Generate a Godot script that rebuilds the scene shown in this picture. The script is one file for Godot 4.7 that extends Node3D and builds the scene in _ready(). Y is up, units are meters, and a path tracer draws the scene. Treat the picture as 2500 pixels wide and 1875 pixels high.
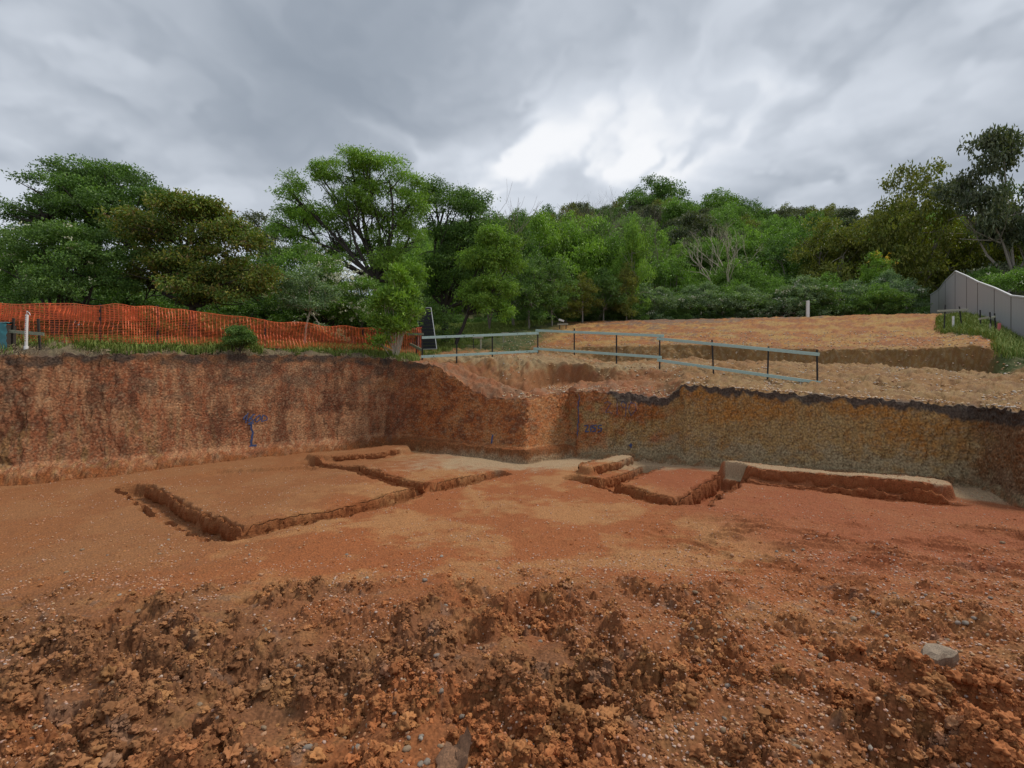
extends Node3D
# An excavated building pad in red clay: cut faces, footing trenches and a terrace, with trees and a wooded hill behind.
# Metres, y up; the pit floor is level 0, the viewer looks along -z. "dist" below is metres along -z, "bearing" is x / dist.

# Survey of the ground: for each bearing, the distance and level of 17 breaklines
# (0 lip of the floor, 1 foot, 2 base of the cut face, 3 top of the cut face, 4..11 terrace, second cut and slope, 12..16 wooded hill)
const BEARING := [-1.759, -0.974, -0.941, -0.777, -0.565, -0.368, -0.254, -0.217, -0.180, -0.150, -0.117, -0.084, -0.049, -0.008, 0.029, 0.057, 0.078, 0.123, 0.133, 0.188, 0.254, 0.307, 0.331, 0.344, 0.385, 0.450, 0.532, 0.614, 0.696, 0.777, 0.859, 0.929, 0.974, 1.023, 1.678]
const LINE_DIST := [[7.400, 10.500, 10.700, 11.600, 13.500, 15.700, 16.800, 16.000, 15.498, 15.085, 14.685, 14.307, 13.900, 13.479, 13.100, 13.450, 13.700, 14.200, 13.850, 13.600, 13.500, 13.300, 13.000, 12.800, 12.550, 12.180, 11.740, 11.330, 10.950, 10.600, 10.270, 10.000, 9.200, 8.400, 5.200],
	[7.530, 10.630, 10.830, 11.730, 13.630, 15.830, 17.000, 16.140, 15.638, 15.225, 14.825, 14.447, 14.040, 13.619, 13.240, 13.590, 13.840, 14.340, 13.950, 13.700, 13.600, 13.400, 13.100, 12.900, 12.650, 12.280, 11.840, 11.430, 11.050, 10.700, 10.370, 10.100, 9.300, 8.500, 5.300],
	[8.200, 11.300, 11.500, 12.400, 14.300, 16.500, 17.550, 16.950, 16.377, 15.906, 15.436, 14.985, 14.500, 14.000, 13.550, 13.929, 14.200, 14.650, 14.150, 13.900, 13.800, 13.600, 13.300, 13.040, 12.790, 12.420, 11.980, 11.570, 11.190, 10.840, 10.510, 10.240, 9.440, 8.640, 5.440],
	[8.470, 11.570, 11.770, 12.670, 14.570, 16.770, 17.820, 17.250, 16.714, 16.273, 15.836, 15.481, 15.100, 14.705, 14.350, 14.729, 15.000, 15.150, 14.420, 14.170, 14.070, 13.870, 13.570, 13.310, 13.060, 12.690, 12.250, 11.840, 11.460, 11.110, 10.780, 10.510, 9.710, 8.910, 5.710],
	[9.600, 12.192, 12.300, 13.452, 14.950, 17.445, 18.900, 18.200, 17.800, 17.100, 16.800, 16.300, 15.900, 15.400, 15.100, 15.367, 15.500, 15.600, 15.510, 15.000, 14.800, 14.500, 14.200, 14.200, 13.931, 13.500, 13.150, 12.800, 12.400, 12.000, 11.600, 11.300, 10.600, 9.800, 6.500],
	[10.800, 12.912, 13.000, 14.217, 15.800, 18.326, 19.800, 19.000, 18.600, 17.900, 17.600, 17.200, 16.800, 16.300, 16.000, 17.133, 17.500, 17.600, 17.465, 16.700, 16.000, 15.500, 15.500, 15.500, 15.308, 15.000, 14.650, 14.300, 13.800, 13.300, 13.000, 12.600, 12.000, 11.500, 8.000],
	[13.000, 14.920, 15.000, 16.304, 18.000, 19.895, 21.000, 20.500, 19.800, 19.200, 19.000, 18.800, 18.500, 18.200, 18.000, 17.567, 17.700, 17.800, 17.695, 17.100, 17.000, 17.000, 17.300, 17.300, 17.031, 16.600, 16.200, 15.800, 15.300, 14.800, 14.300, 14.000, 13.400, 13.000, 9.000],
	[16.000, 17.920, 18.000, 18.870, 20.000, 21.579, 22.500, 22.000, 21.000, 20.500, 20.400, 20.200, 20.000, 20.000, 20.000, 18.600, 18.600, 18.600, 18.600, 18.600, 19.000, 19.000, 19.300, 19.300, 18.992, 18.500, 17.850, 17.200, 16.700, 16.200, 15.600, 15.200, 14.400, 14.000, 10.000],
	[20.000, 21.920, 22.000, 22.870, 24.000, 24.632, 25.000, 25.000, 24.000, 24.000, 23.600, 23.300, 23.000, 23.000, 23.000, 22.000, 22.000, 22.000, 22.000, 22.000, 21.800, 21.600, 21.500, 21.400, 21.015, 20.400, 19.600, 18.800, 18.200, 17.600, 16.900, 16.300, 15.000, 14.800, 11.000],
	[24.000, 25.920, 26.000, 26.435, 27.000, 27.632, 28.000, 28.000, 27.000, 27.000, 26.600, 26.300, 26.000, 25.000, 24.000, 23.700, 23.500, 23.200, 23.080, 22.400, 22.200, 22.000, 21.900, 21.800, 21.377, 20.700, 19.900, 19.100, 18.500, 17.900, 17.200, 16.600, 15.600, 15.500, 12.000],
	[30.000, 30.960, 31.000, 31.435, 32.000, 32.000, 32.000, 32.000, 32.000, 32.000, 31.600, 31.300, 31.000, 30.000, 29.000, 29.000, 29.000, 28.000, 27.850, 27.000, 27.000, 27.000, 27.000, 27.000, 26.615, 26.000, 25.500, 25.000, 24.500, 24.000, 22.000, 20.000, 19.000, 18.500, 14.000],
	[40.000, 40.000, 40.000, 40.000, 40.000, 40.000, 40.000, 40.000, 40.000, 40.000, 40.000, 40.000, 40.000, 38.000, 36.000, 36.000, 36.000, 36.000, 35.850, 35.000, 35.000, 35.000, 35.000, 35.000, 34.615, 34.000, 33.500, 33.000, 32.000, 31.000, 29.000, 25.000, 24.000, 22.000, 16.000],
	[46.000, 46.000, 46.000, 46.000, 46.000, 46.000, 46.000, 46.000, 46.000, 46.000, 46.000, 46.000, 46.000, 44.000, 42.000, 42.000, 42.000, 42.000, 41.850, 41.000, 41.000, 41.000, 41.000, 41.000, 40.615, 40.000, 39.500, 39.000, 38.000, 37.000, 35.000, 31.000, 30.000, 28.000, 22.000],
	[50.000, 50.000, 50.000, 50.000, 50.000, 50.000, 50.000, 50.000, 50.000, 50.000, 50.000, 50.000, 50.000, 48.000, 48.000, 48.000, 48.000, 48.000, 48.000, 48.000, 48.000, 48.000, 48.000, 48.000, 48.000, 48.000, 48.000, 48.000, 48.000, 48.000, 48.000, 48.000, 48.000, 48.000, 48.000],
	[75.000, 75.000, 75.000, 75.000, 75.000, 75.000, 75.000, 75.000, 75.000, 75.000, 75.000, 75.000, 75.000, 75.000, 75.000, 75.000, 75.000, 75.000, 75.000, 75.000, 75.000, 75.000, 75.000, 75.000, 75.000, 75.000, 75.000, 75.000, 75.000, 75.000, 75.000, 75.000, 75.000, 75.000, 75.000],
	[108.000, 108.000, 108.000, 108.000, 108.000, 108.000, 108.000, 108.000, 108.000, 108.000, 108.000, 108.000, 108.000, 108.000, 108.000, 108.000, 108.000, 108.000, 108.000, 108.000, 108.000, 108.000, 108.000, 108.000, 108.000, 108.000, 108.000, 108.000, 108.000, 108.000, 108.000, 108.000, 108.000, 108.000, 108.000],
	[170.000, 170.000, 170.000, 170.000, 170.000, 170.000, 170.000, 170.000, 170.000, 170.000, 170.000, 170.000, 170.000, 170.000, 170.000, 170.000, 170.000, 170.000, 170.000, 170.000, 170.000, 170.000, 170.000, 170.000, 170.000, 170.000, 170.000, 170.000, 170.000, 170.000, 170.000, 170.000, 170.000, 170.000, 170.000]]
const LINE_LEVEL := [[0.000, 0.000, 0.000, 0.000, 0.000, 0.000, 0.000, 0.000, 0.000, 0.000, 0.000, 0.000, 0.000, 0.000, 0.000, 0.000, 0.000, 0.000, 0.000, 0.000, 0.000, 0.000, 0.000, 0.000, 0.000, 0.000, 0.000, 0.000, 0.000, 0.000, 0.000, 0.000, 0.000, 0.000, 0.000],
	[-0.270, -0.270, -0.270, -0.270, -0.270, -0.270, -0.020, 0.330, 0.330, 0.330, 0.330, 0.330, 0.330, 0.330, 0.330, 0.330, 0.330, 0.330, 0.060, 0.060, 0.060, 0.060, 0.060, 0.060, 0.060, 0.060, 0.060, 0.060, 0.060, 0.060, 0.060, 0.060, 0.060, 0.060, 0.060],
	[0.270, 0.270, 0.270, 0.270, 0.270, 0.270, 0.340, 0.380, 0.380, 0.380, 0.380, 0.380, 0.380, 0.380, 0.380, 0.380, 0.380, 0.380, 0.220, 0.220, 0.220, 0.220, 0.220, 0.180, 0.180, 0.180, 0.180, 0.180, 0.180, 0.180, 0.180, 0.180, 0.180, 0.180, 0.180],
	[2.623, 2.758, 2.769, 2.841, 2.953, 3.054, 2.997, 2.883, 2.804, 2.706, 2.301, 1.992, 1.698, 1.649, 1.671, 1.732, 1.775, 1.858, 1.893, 1.885, 1.818, 1.663, 1.906, 2.095, 2.031, 1.970, 1.894, 1.834, 1.767, 1.714, 1.663, 1.631, 1.627, 1.622, 1.528],
	[2.787, 2.973, 2.981, 3.035, 3.097, 3.155, 3.175, 2.956, 2.894, 2.821, 2.712, 2.520, 2.224, 1.980, 1.822, 1.809, 1.853, 1.940, 1.951, 2.008, 1.973, 1.892, 2.071, 2.187, 2.133, 2.050, 1.982, 1.917, 1.872, 1.830, 1.791, 1.753, 1.749, 1.719, 1.608],
	[3.006, 3.153, 3.159, 3.222, 3.296, 3.345, 3.356, 3.056, 2.945, 2.810, 2.554, 2.262, 1.983, 1.813, 1.714, 1.953, 2.021, 2.050, 2.069, 2.175, 2.198, 2.195, 2.385, 2.423, 2.357, 2.253, 2.232, 2.211, 2.151, 2.095, 2.052, 2.023, 1.997, 1.935, 1.756],
	[3.297, 3.368, 3.370, 3.435, 3.507, 3.511, 3.501, 3.266, 3.129, 3.003, 3.056, 3.046, 3.046, 3.061, 3.065, 2.859, 2.788, 2.748, 2.734, 2.653, 2.650, 2.622, 2.702, 2.730, 2.704, 2.664, 2.571, 2.481, 2.407, 2.336, 2.281, 2.209, 2.160, 2.180, 1.934],
	[3.638, 3.682, 3.683, 3.706, 3.728, 3.701, 3.674, 3.531, 3.363, 3.266, 3.260, 3.249, 3.237, 3.205, 3.172, 3.188, 3.173, 3.097, 3.049, 2.777, 2.792, 2.839, 2.929, 2.977, 2.945, 2.895, 2.808, 2.726, 2.681, 2.637, 2.515, 2.367, 2.283, 2.392, 2.161],
	[4.105, 4.108, 4.107, 4.138, 4.172, 4.099, 4.054, 3.972, 3.858, 3.818, 3.751, 3.692, 3.634, 3.521, 3.408, 3.315, 3.279, 3.207, 3.175, 2.991, 3.037, 3.116, 3.147, 3.195, 3.056, 2.843, 2.734, 2.631, 2.562, 2.496, 2.384, 2.280, 2.376, 2.578, 2.303],
	[4.565, 4.558, 4.557, 4.542, 4.519, 4.519, 4.517, 4.472, 4.343, 4.298, 4.288, 4.284, 4.281, 4.033, 3.818, 3.797, 3.783, 3.799, 3.793, 3.759, 3.780, 3.801, 3.811, 3.804, 3.750, 3.667, 3.541, 3.421, 3.387, 3.352, 3.332, 3.397, 3.064, 2.829, 2.468],
	[5.279, 5.211, 5.208, 5.195, 5.177, 5.177, 5.177, 5.177, 5.229, 5.282, 5.345, 5.366, 5.385, 5.255, 5.126, 5.102, 5.078, 4.976, 4.950, 4.807, 4.851, 4.895, 4.917, 4.939, 4.907, 4.855, 4.761, 4.668, 4.656, 4.643, 4.305, 4.154, 3.803, 3.425, 2.759],
	[6.601, 6.601, 6.601, 6.601, 6.601, 6.601, 6.601, 6.601, 6.699, 6.764, 6.830, 6.895, 6.928, 6.749, 6.563, 6.563, 6.593, 6.593, 6.583, 6.525, 6.582, 6.611, 6.640, 6.640, 6.612, 6.566, 6.568, 6.569, 6.512, 6.451, 6.194, 5.424, 4.800, 3.999, 3.115],
	[6.201, 6.201, 6.201, 6.201, 6.201, 6.201, 6.201, 6.201, 6.299, 6.364, 6.430, 6.495, 6.528, 6.349, 6.163, 6.163, 6.193, 6.193, 6.183, 6.125, 6.182, 6.211, 6.240, 6.240, 6.212, 6.166, 6.168, 6.169, 6.112, 6.051, 5.794, 5.024, 4.400, 3.599, 2.715],
	[5.000, 5.000, 5.000, 5.000, 5.000, 5.000, 5.150, 5.319, 5.487, 5.626, 5.776, 5.926, 6.088, 6.275, 6.444, 6.510, 6.522, 6.550, 6.556, 6.590, 6.630, 6.662, 6.678, 6.685, 6.710, 6.750, 6.800, 6.850, 6.900, 6.950, 7.000, 6.915, 6.860, 6.800, 6.000],
	[7.500, 8.490, 8.550, 8.850, 9.240, 10.800, 12.270, 13.080, 13.890, 14.556, 15.189, 15.414, 15.656, 15.938, 16.191, 16.410, 16.579, 16.950, 17.031, 17.490, 18.030, 18.188, 18.053, 17.985, 17.760, 17.400, 16.950, 16.800, 16.650, 16.500, 16.050, 15.668, 15.420, 15.150, 12.900],
	[10.000, 12.200, 12.333, 13.000, 13.867, 17.333, 20.600, 22.400, 24.200, 25.680, 27.087, 27.587, 28.125, 28.750, 29.312, 29.800, 30.175, 31.000, 31.180, 32.200, 33.400, 33.750, 33.450, 33.300, 32.800, 32.000, 31.000, 30.667, 30.333, 30.000, 29.000, 28.150, 27.600, 27.000, 22.000],
	[6.000, 7.320, 7.400, 7.800, 8.320, 10.400, 12.360, 13.440, 14.520, 15.408, 16.252, 16.552, 16.875, 17.250, 17.587, 17.880, 18.105, 18.600, 18.708, 19.320, 20.040, 20.250, 20.070, 19.980, 19.680, 19.200, 18.600, 18.400, 18.200, 18.000, 17.400, 16.890, 16.560, 16.200, 13.200]]

var fbm := FastNoiseLite.new()
var ridged := FastNoiseLite.new()
var cells := FastNoiseLite.new()
var simple := FastNoiseLite.new()
var gaps := FastNoiseLite.new()
var rng := RandomNumberGenerator.new()
var taken := {}
var M := {}

# ---------------------------------------------------------------- helpers

func numbered(called: String) -> String:
	var n: int = taken.get(called, 0)
	taken[called] = n + 1
	return called if n == 0 else "%s_%03d" % [called, n]

func tag(o: Node3D, label: String, category: String, group := "", kind := "") -> Node3D:
	if label: o.set_meta("label", label)
	if category: o.set_meta("category", category)
	if group: o.set_meta("group", group)
	if kind: o.set_meta("kind", kind)
	return o

func thing(called: String, label: String, category: String, at: Vector3, group := "") -> Node3D:
	var o := Node3D.new()
	o.name = numbered(called)
	o.position = at
	add_child(o)
	return tag(o, label, category, group)

func part(parent: Node, called: String, mesh: Mesh, material: Material) -> MeshInstance3D:
	var o := MeshInstance3D.new()
	o.name = numbered(called) if parent == self else called
	o.mesh = mesh
	o.material_override = material
	parent.add_child(o, true)
	return o

func mat(linear_colour: Color, rough := 0.8, extra := {}) -> StandardMaterial3D:
	var m := StandardMaterial3D.new()
	m.albedo_color = linear_colour.linear_to_srgb()
	m.roughness = rough
	for k in extra: m.set(k, extra[k])
	return m

class Shape:
	var v := PackedVector3Array()
	var c := PackedColorArray()
	var idx := PackedInt32Array()
	var tint := Color.WHITE
	func put(p: Vector3) -> int:
		v.append(p)
		c.append(tint)
		return v.size() - 1
	func quad(a: Vector3, b: Vector3, cc: Vector3, d: Vector3) -> void:
		var n := v.size()
		put(a); put(b); put(cc); put(d)
		idx.append_array(PackedInt32Array([n, n + 1, n + 2, n, n + 2, n + 3]))
	func tri(a: Vector3, b: Vector3, cc: Vector3) -> void:
		var n := v.size()
		put(a); put(b); put(cc)
		idx.append_array(PackedInt32Array([n, n + 1, n + 2]))
	# a bar of rectangular section from a to b
	func bar(a: Vector3, b: Vector3, wide: float, high: float, up := Vector3.UP, chamfer := 0.0) -> void:
		var d := (b - a).normalized()
		var s := d.cross(up).normalized()
		var u := s.cross(d).normalized()
		var w := wide / 2.0
		var h := high / 2.0
		var k := chamfer
		var ring := []
		if k > 0.0:
			ring = [Vector2(-w + k, -h), Vector2(-w, -h + k), Vector2(-w, h - k), Vector2(-w + k, h), Vector2(w - k, h), Vector2(w, h - k), Vector2(w, -h + k), Vector2(w - k, -h)]
		else:
			ring = [Vector2(-w, -h), Vector2(-w, h), Vector2(w, h), Vector2(w, -h)]
		prism(a, b, s, u, ring)
	func prism(a: Vector3, b: Vector3, s: Vector3, u: Vector3, ring: Array) -> void:
		var n := ring.size()
		for i in n:
			var p: Vector2 = ring[i]
			var q: Vector2 = ring[(i + 1) % n]
			quad(a + s * p.x + u * p.y, a + s * q.x + u * q.y, b + s * q.x + u * q.y, b + s * p.x + u * p.y)
		for i in range(1, n - 1):
			var p0: Vector2 = ring[0]
			var p: Vector2 = ring[i]
			var q: Vector2 = ring[i + 1]
			tri(a + s * p0.x + u * p0.y, a + s * q.x + u * q.y, a + s * p.x + u * p.y)
			tri(b + s * p0.x + u * p0.y, b + s * p.x + u * p.y, b + s * q.x + u * q.y)
	# a round tapering tube through points, sharing vertices
	func tube(pts: Array, radii: Array, sides := 6) -> void:
		var start := v.size()
		var ref := Vector3(0.3, 0.1, 0.9).normalized()
		for i in pts.size():
			var p: Vector3 = pts[i]
			var q: Vector3 = pts[mini(i + 1, pts.size() - 1)]
			var o: Vector3 = pts[maxi(i - 1, 0)]
			var d := (q - o).normalized()
			if absf(d.dot(ref)) > 0.95: ref = Vector3(0.9, 0.1, -0.3).normalized()
			var s := d.cross(ref).normalized()
			var u := s.cross(d).normalized()
			var r: float = radii[i]
			for k in sides:
				var a := TAU * k / sides
				put(p + (s * cos(a) + u * sin(a)) * r)
		for i in pts.size() - 1:
			for k in sides:
				var a := start + i * sides + k
				var b := start + i * sides + (k + 1) % sides
				idx.append_array(PackedInt32Array([a, a + sides, b + sides, a, b + sides, b]))
		var e := start + (pts.size() - 1) * sides
		for k in range(1, sides - 1):
			idx.append_array(PackedInt32Array([start, start + k, start + k + 1, e, e + k + 1, e + k]))
	func done(smooth := false) -> ArrayMesh:
		var m := ArrayMesh.new()
		var a := []
		a.resize(Mesh.ARRAY_MAX)
		a[Mesh.ARRAY_VERTEX] = v
		a[Mesh.ARRAY_COLOR] = c
		a[Mesh.ARRAY_INDEX] = idx
		if smooth:
			var n := PackedVector3Array()
			n.resize(v.size())
			for t in range(0, idx.size(), 3):
				var f := (v[idx[t + 2]] - v[idx[t]]).cross(v[idx[t + 1]] - v[idx[t]])
				for k in 3: n[idx[t + k]] += f
			for i in n.size(): n[i] = n[i].normalized()
			a[Mesh.ARRAY_NORMAL] = n
		m.add_surface_from_arrays(Mesh.PRIMITIVE_TRIANGLES, a)
		return m

# ---------------------------------------------------------------- the lie of the land

const FROM := -1.9
const PER_UNIT := 2000.0
var survey: Array[PackedVector2Array] = []

func read_survey() -> void:
	for k in LINE_DIST.size():
		var row := PackedVector2Array()
		for n in 7800:
			var t := FROM + n / PER_UNIT
			var i := clampi(BEARING.bsearch(t) - 1, 0, BEARING.size() - 2)
			var s: float = clampf((t - BEARING[i]) / (BEARING[i + 1] - BEARING[i]), 0.0, 1.0)
			row.append(Vector2(lerpf(LINE_DIST[k][i], LINE_DIST[k][i + 1], s), lerpf(LINE_LEVEL[k][i], LINE_LEVEL[k][i + 1], s)))
		# ground is never creased along a plumb line: round the corners of the plan a little
		var soft := PackedVector2Array()
		var reach := 16 if k < 4 else 8
		var sum := Vector2.ZERO
		for n in range(-reach, reach + 1): sum += row[clampi(n, 0, row.size() - 1)]
		for n in row.size():
			soft.append(sum / (2.0 * reach + 1.0))
			sum += row[mini(n + reach + 1, row.size() - 1)] - row[maxi(n - reach, 0)]
		survey.append(soft)

func line_at(k: int, t: float) -> Vector2:
	var f := clampf((t - FROM) * PER_UNIT, 0.0, 7798.0)
	var i := int(f)
	var row := survey[k]
	return row[i].lerp(row[i + 1], f - i)

func upper_level(x: float, d: float) -> float:
	var t := x / d
	var p := line_at(3, t)
	if d <= p.x: return p.y
	for k in range(4, 17):
		var q := line_at(k, t)
		if d <= q.x: return lerpf(p.y, q.y, (d - p.x) / (q.x - p.x))
		p = q
	return p.y

# footing trenches: from (x, dist) to (x, dist), half width, depth
const TRENCHES := [
	[Vector2(-7.75, 10.2), Vector2(-3.85, 6.8), 0.24, 0.28], [Vector2(-3.85, 6.8), Vector2(-0.35, 11.85), 0.24, 0.32],
	[Vector2(-3.95, 12.5), Vector2(-1.65, 10.0), 0.2, 0.24], [Vector2(-5.4, 13.3), Vector2(-3.95, 12.5), 0.2, 0.2],
	[Vector2(-7.0, 11.9), Vector2(-5.2, 12.4), 0.3, 0.1],
	[Vector2(1.45, 11.2), Vector2(3.05, 8.72), 0.25, 0.36], [Vector2(3.05, 8.72), Vector2(4.95, 11.3), 0.27, 0.38],
	[Vector2(2.0, 10.6), Vector2(3.5, 12.7), 0.2, 0.26], [Vector2(4.75, 11.05), Vector2(7.75, 8.82), 0.15, 0.12]]
const RIDGES := [[Vector2(5.15, 11.62), Vector2(7.95, 9.42), 0.33, 0.26], [Vector2(1.75, 11.75), Vector2(3.0, 13.2), 0.25, 0.2], [Vector2(-5.2, 14.0), Vector2(-3.6, 15.2), 0.55, 0.16]]

func off_segment(p: Vector2, a: Vector2, b: Vector2) -> float:
	var ab := b - a
	var s := clampf((p - a).dot(ab) / ab.length_squared(), 0.0, 1.0)
	return p.distance_to(a + ab * s)

func churn(x: float, d: float) -> float:
	var reach := 4.35 + 0.9 * fbm.get_noise_2d(x * 0.55 + 9.0, d * 0.55) - 0.16 * maxf(x - 0.8, 0.0) * (1.0 + 0.5 * x * 0.3)
	return smoothstep(reach + 1.0, reach - 1.3, d)

func floor_level(x: float, d: float) -> float:
	var p := Vector2(x, d)
	var h := 0.5 * (1.0 - smoothstep(1.5, 8.8, d)) * exp(-(x - 0.3) * (x - 0.3) / 44.0)
	h -= 0.12 * smoothstep(-3.2, -7.0, x) * smoothstep(10.0, 6.0, d)
	h += 0.05 * fbm.get_noise_2d(x * 0.35, d * 0.35)
	if d > 6.0:
		var crumb := 0.045 * simple.get_noise_2d(x * 1.9, d * 1.9) + 0.016 * simple.get_noise_2d(x * 5.5, d * 5.5)
		var dig := 0.0
		for s in TRENCHES:
			var pa: Vector2 = s[0]
			var pb: Vector2 = s[1]
			if x < minf(pa.x, pb.x) - 0.45 or x > maxf(pa.x, pb.x) + 0.45 or d < minf(pa.y, pb.y) - 0.45 or d > maxf(pa.y, pb.y) + 0.45: continue
			var o := off_segment(p, pa, pb) + crumb
			if o < s[2] + 0.12: dig = maxf(dig, s[3] * smoothstep(s[2] + 0.11, s[2], o))
		h -= dig
		for s in RIDGES:
			var o := off_segment(p, s[0], s[1]) + crumb * 0.7
			if o < s[2] + 0.1: h += s[3] * smoothstep(s[2], s[2] - 0.11, o)
	if x > 2.4 and d < 9.0:
		# the nearer ground was left a few centimetres higher by the last blade pass
		var side := (p - Vector2(3.1, 8.17)).dot(Vector2(-0.715, -0.699)) + 0.08 * fbm.get_noise_2d(x * 1.7, d * 1.7)
		h += 0.13 * smoothstep(-0.05, 0.03, side) * smoothstep(2.4, 3.4, x)
	var m := churn(x, d)
	# blade and bucket-tooth streaks
	var streak := 0.0
	if x < 0.2: streak = simple.get_noise_2d((x * 0.74 - d * 0.67) * 5.5, (x * 0.67 + d * 0.74) * 0.35) * smoothstep(0.2, -1.6, x)
	else: streak = simple.get_noise_2d((x * 0.64 + d * 0.77) * 5.0, (x * 0.77 - d * 0.64) * 0.35 + 30.0) * smoothstep(0.2, 2.0, x)
	h += 0.008 * streak * (1.0 - 0.7 * m) * smoothstep(12.5, 9.0, d)
	if x > 1.0 and d < 8.0:
		var across := (x * 0.64 + d * 0.77) * 3.6 + 0.5 * fbm.get_noise_2d(x * 0.8, d * 0.8)
		var furrow := absf(fposmod(across, 1.0) - 0.5) * 2.0
		h += 0.085 * (furrow * furrow - 0.4) * smoothstep(1.4, 2.4, x) * smoothstep(3.7, 4.4, d) * smoothstep(7.8, 6.8, d) * smoothstep(-0.25, 0.2, fbm.get_noise_2d(x * 0.9 + 33.0, d * 0.9))
	h += 0.010 * fbm.get_noise_2d(x * 4.5, d * 4.5) + 0.004 * simple.get_noise_2d(x * 27.0, d * 27.0)
	var lump := fbm.get_noise_2d(x * 1.9 + 40.0, d * 1.9)
	var scatter := smoothstep(0.05, 0.5, lump) * (0.35 + 0.0 * m) * smoothstep(11.0, 5.0, d)
	if m + scatter > 0.01 and d < 11.0:
		var smear := smoothstep(0.06, 0.26, fbm.get_noise_2d(x * 1.15 - 70.0, d * 1.15 + 11.0))   # patches pressed flat by a bucket
		var rough := maxf(m, scatter * 0.5) * (1.0 - 0.88 * smear)
		var c1 := cells.get_noise_2d(x * 6.0 + simple.get_noise_2d(x * 8.0, d * 8.0) * 0.3, d * 6.0) + 1.0
		var c2 := cells.get_noise_2d(x * 15.0 + 5.0, d * 15.0 + simple.get_noise_2d(x * 19.0, d * 19.0) * 0.35) + 1.0
		var c0 := cells.get_noise_2d(x * 2.5 + simple.get_noise_2d(x * 4.0, d * 4.0) * 0.3, d * 2.5 + 8.0) + 1.0
		h += rough * 0.055 * minf(0.75, maxf(0.0, 1.0 - c0 * c0 * 1.8)) * smoothstep(-0.1, 0.35, lump)
		var wx := x + 0.03 * simple.get_noise_2d(x * 11.0, d * 11.0)
		var wd := d + 0.03 * simple.get_noise_2d(x * 11.0 + 60.0, d * 11.0)
		h -= rough * (0.036 * (1.0 - smoothstep(-1.0, -0.72, gaps.get_noise_2d(wx * 4.2, wd * 4.2))) + 0.03 * (1.0 - smoothstep(-1.0, -0.7, gaps.get_noise_2d(wx * 10.0, wd * 10.0))))
		h += m * (0.09 * ridged.get_noise_2d(x * 0.85, d * 0.85 + 3.0) - 0.05 + 0.06 * lump) * (1.0 - 0.5 * smear)
		h += rough * (0.06 * minf(0.8, maxf(0.0, 1.0 - c1 * c1 * 1.5)) * (0.5 + 1.1 * lump) + 0.036 * maxf(0.0, 1.0 - c2 * c2 * 1.5) + 0.016 * fbm.get_noise_2d(x * 33.0, d * 33.0) + 0.03 * fbm.get_noise_2d(x * 12.0, d * 12.0))
	return h

const RED := Color(0.45, 0.15, 0.05)
const TAN := Color(0.56, 0.275, 0.11)
const UMBER := Color(0.2, 0.078, 0.04)
const CLAY := Color(0.57, 0.42, 0.255)
const OXIDE := Color(0.42, 0.128, 0.05)
const BROWN := Color(0.38, 0.162, 0.064)
const OCHRE := Color(0.5, 0.27, 0.1)
const TOPSOIL := Color(0.105, 0.078, 0.06)

func floor_colour(x: float, d: float, y := 0.0) -> Color:
	var a := fbm.get_noise_2d(x * 0.42 + 100.0, d * 0.42)
	var b := fbm.get_noise_3d(x * 2.3 + 50.0, y * 5.0, d * 2.3)
	var e := fbm.get_noise_3d(x * 9.0, y * 14.0, d * 9.0 + 20.0)
	var c := RED.lerp(TAN, clampf(0.28 + a * 1.5 + b * 0.9, 0.0, 0.85))
	c = c.lerp(BROWN, 0.75 * smoothstep(-2.2, -4.2, x + b * 0.8))
	c = c.lerp(OXIDE, 0.8 * smoothstep(2.4, 3.4, x + b * 0.3) * smoothstep(4.6, 6.4, d + x * 0.35) * smoothstep(-0.75, 0.0, (Vector2(x, d) - Vector2(5.1, 11.4)).dot(Vector2(-0.61, -0.79)) + 0.3))
	var pale := smoothstep(11.9, 12.9, d + b * 0.5) * smoothstep(-3.8, -0.8, x + b)
	pale = maxf(pale, smoothstep(-0.1, 0.25, (Vector2(x, d) - Vector2(5.15, 11.62)).dot(Vector2(0.61, 0.79)) + b * 0.15) * smoothstep(4.2, 5.0, x))
	if x > 4.6 and d > 8.8:
		var o := off_segment(Vector2(x, d), RIDGES[0][0], RIDGES[0][1])
		pale = maxf(pale, smoothstep(0.23, 0.17, o + 0.1 * b))
	c = c.lerp(CLAY, 0.85 * pale)
	var m := churn(x, d)
	var ground := BROWN.lerp(RED, clampf(0.5 + a * 1.5, 0.0, 1.0)).lerp(Color(0.27, 0.15, 0.075), 0.7 * smoothstep(-0.2, -1.6, x + a * 2.0)).lerp(OCHRE, 0.5 * smoothstep(0.1, 0.5, b))
	c = c.lerp(ground.lerp(UMBER, 0.3), m * 0.88)
	var grey := smoothstep(0.55, 0.68, fbm.get_noise_2d(x * 2.3 + 300.0, d * 2.3)) * smoothstep(6.0, 4.0, d)
	return c.lerp(Color(0.25, 0.19, 0.15), 0.35 * grey) * 1.02

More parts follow.
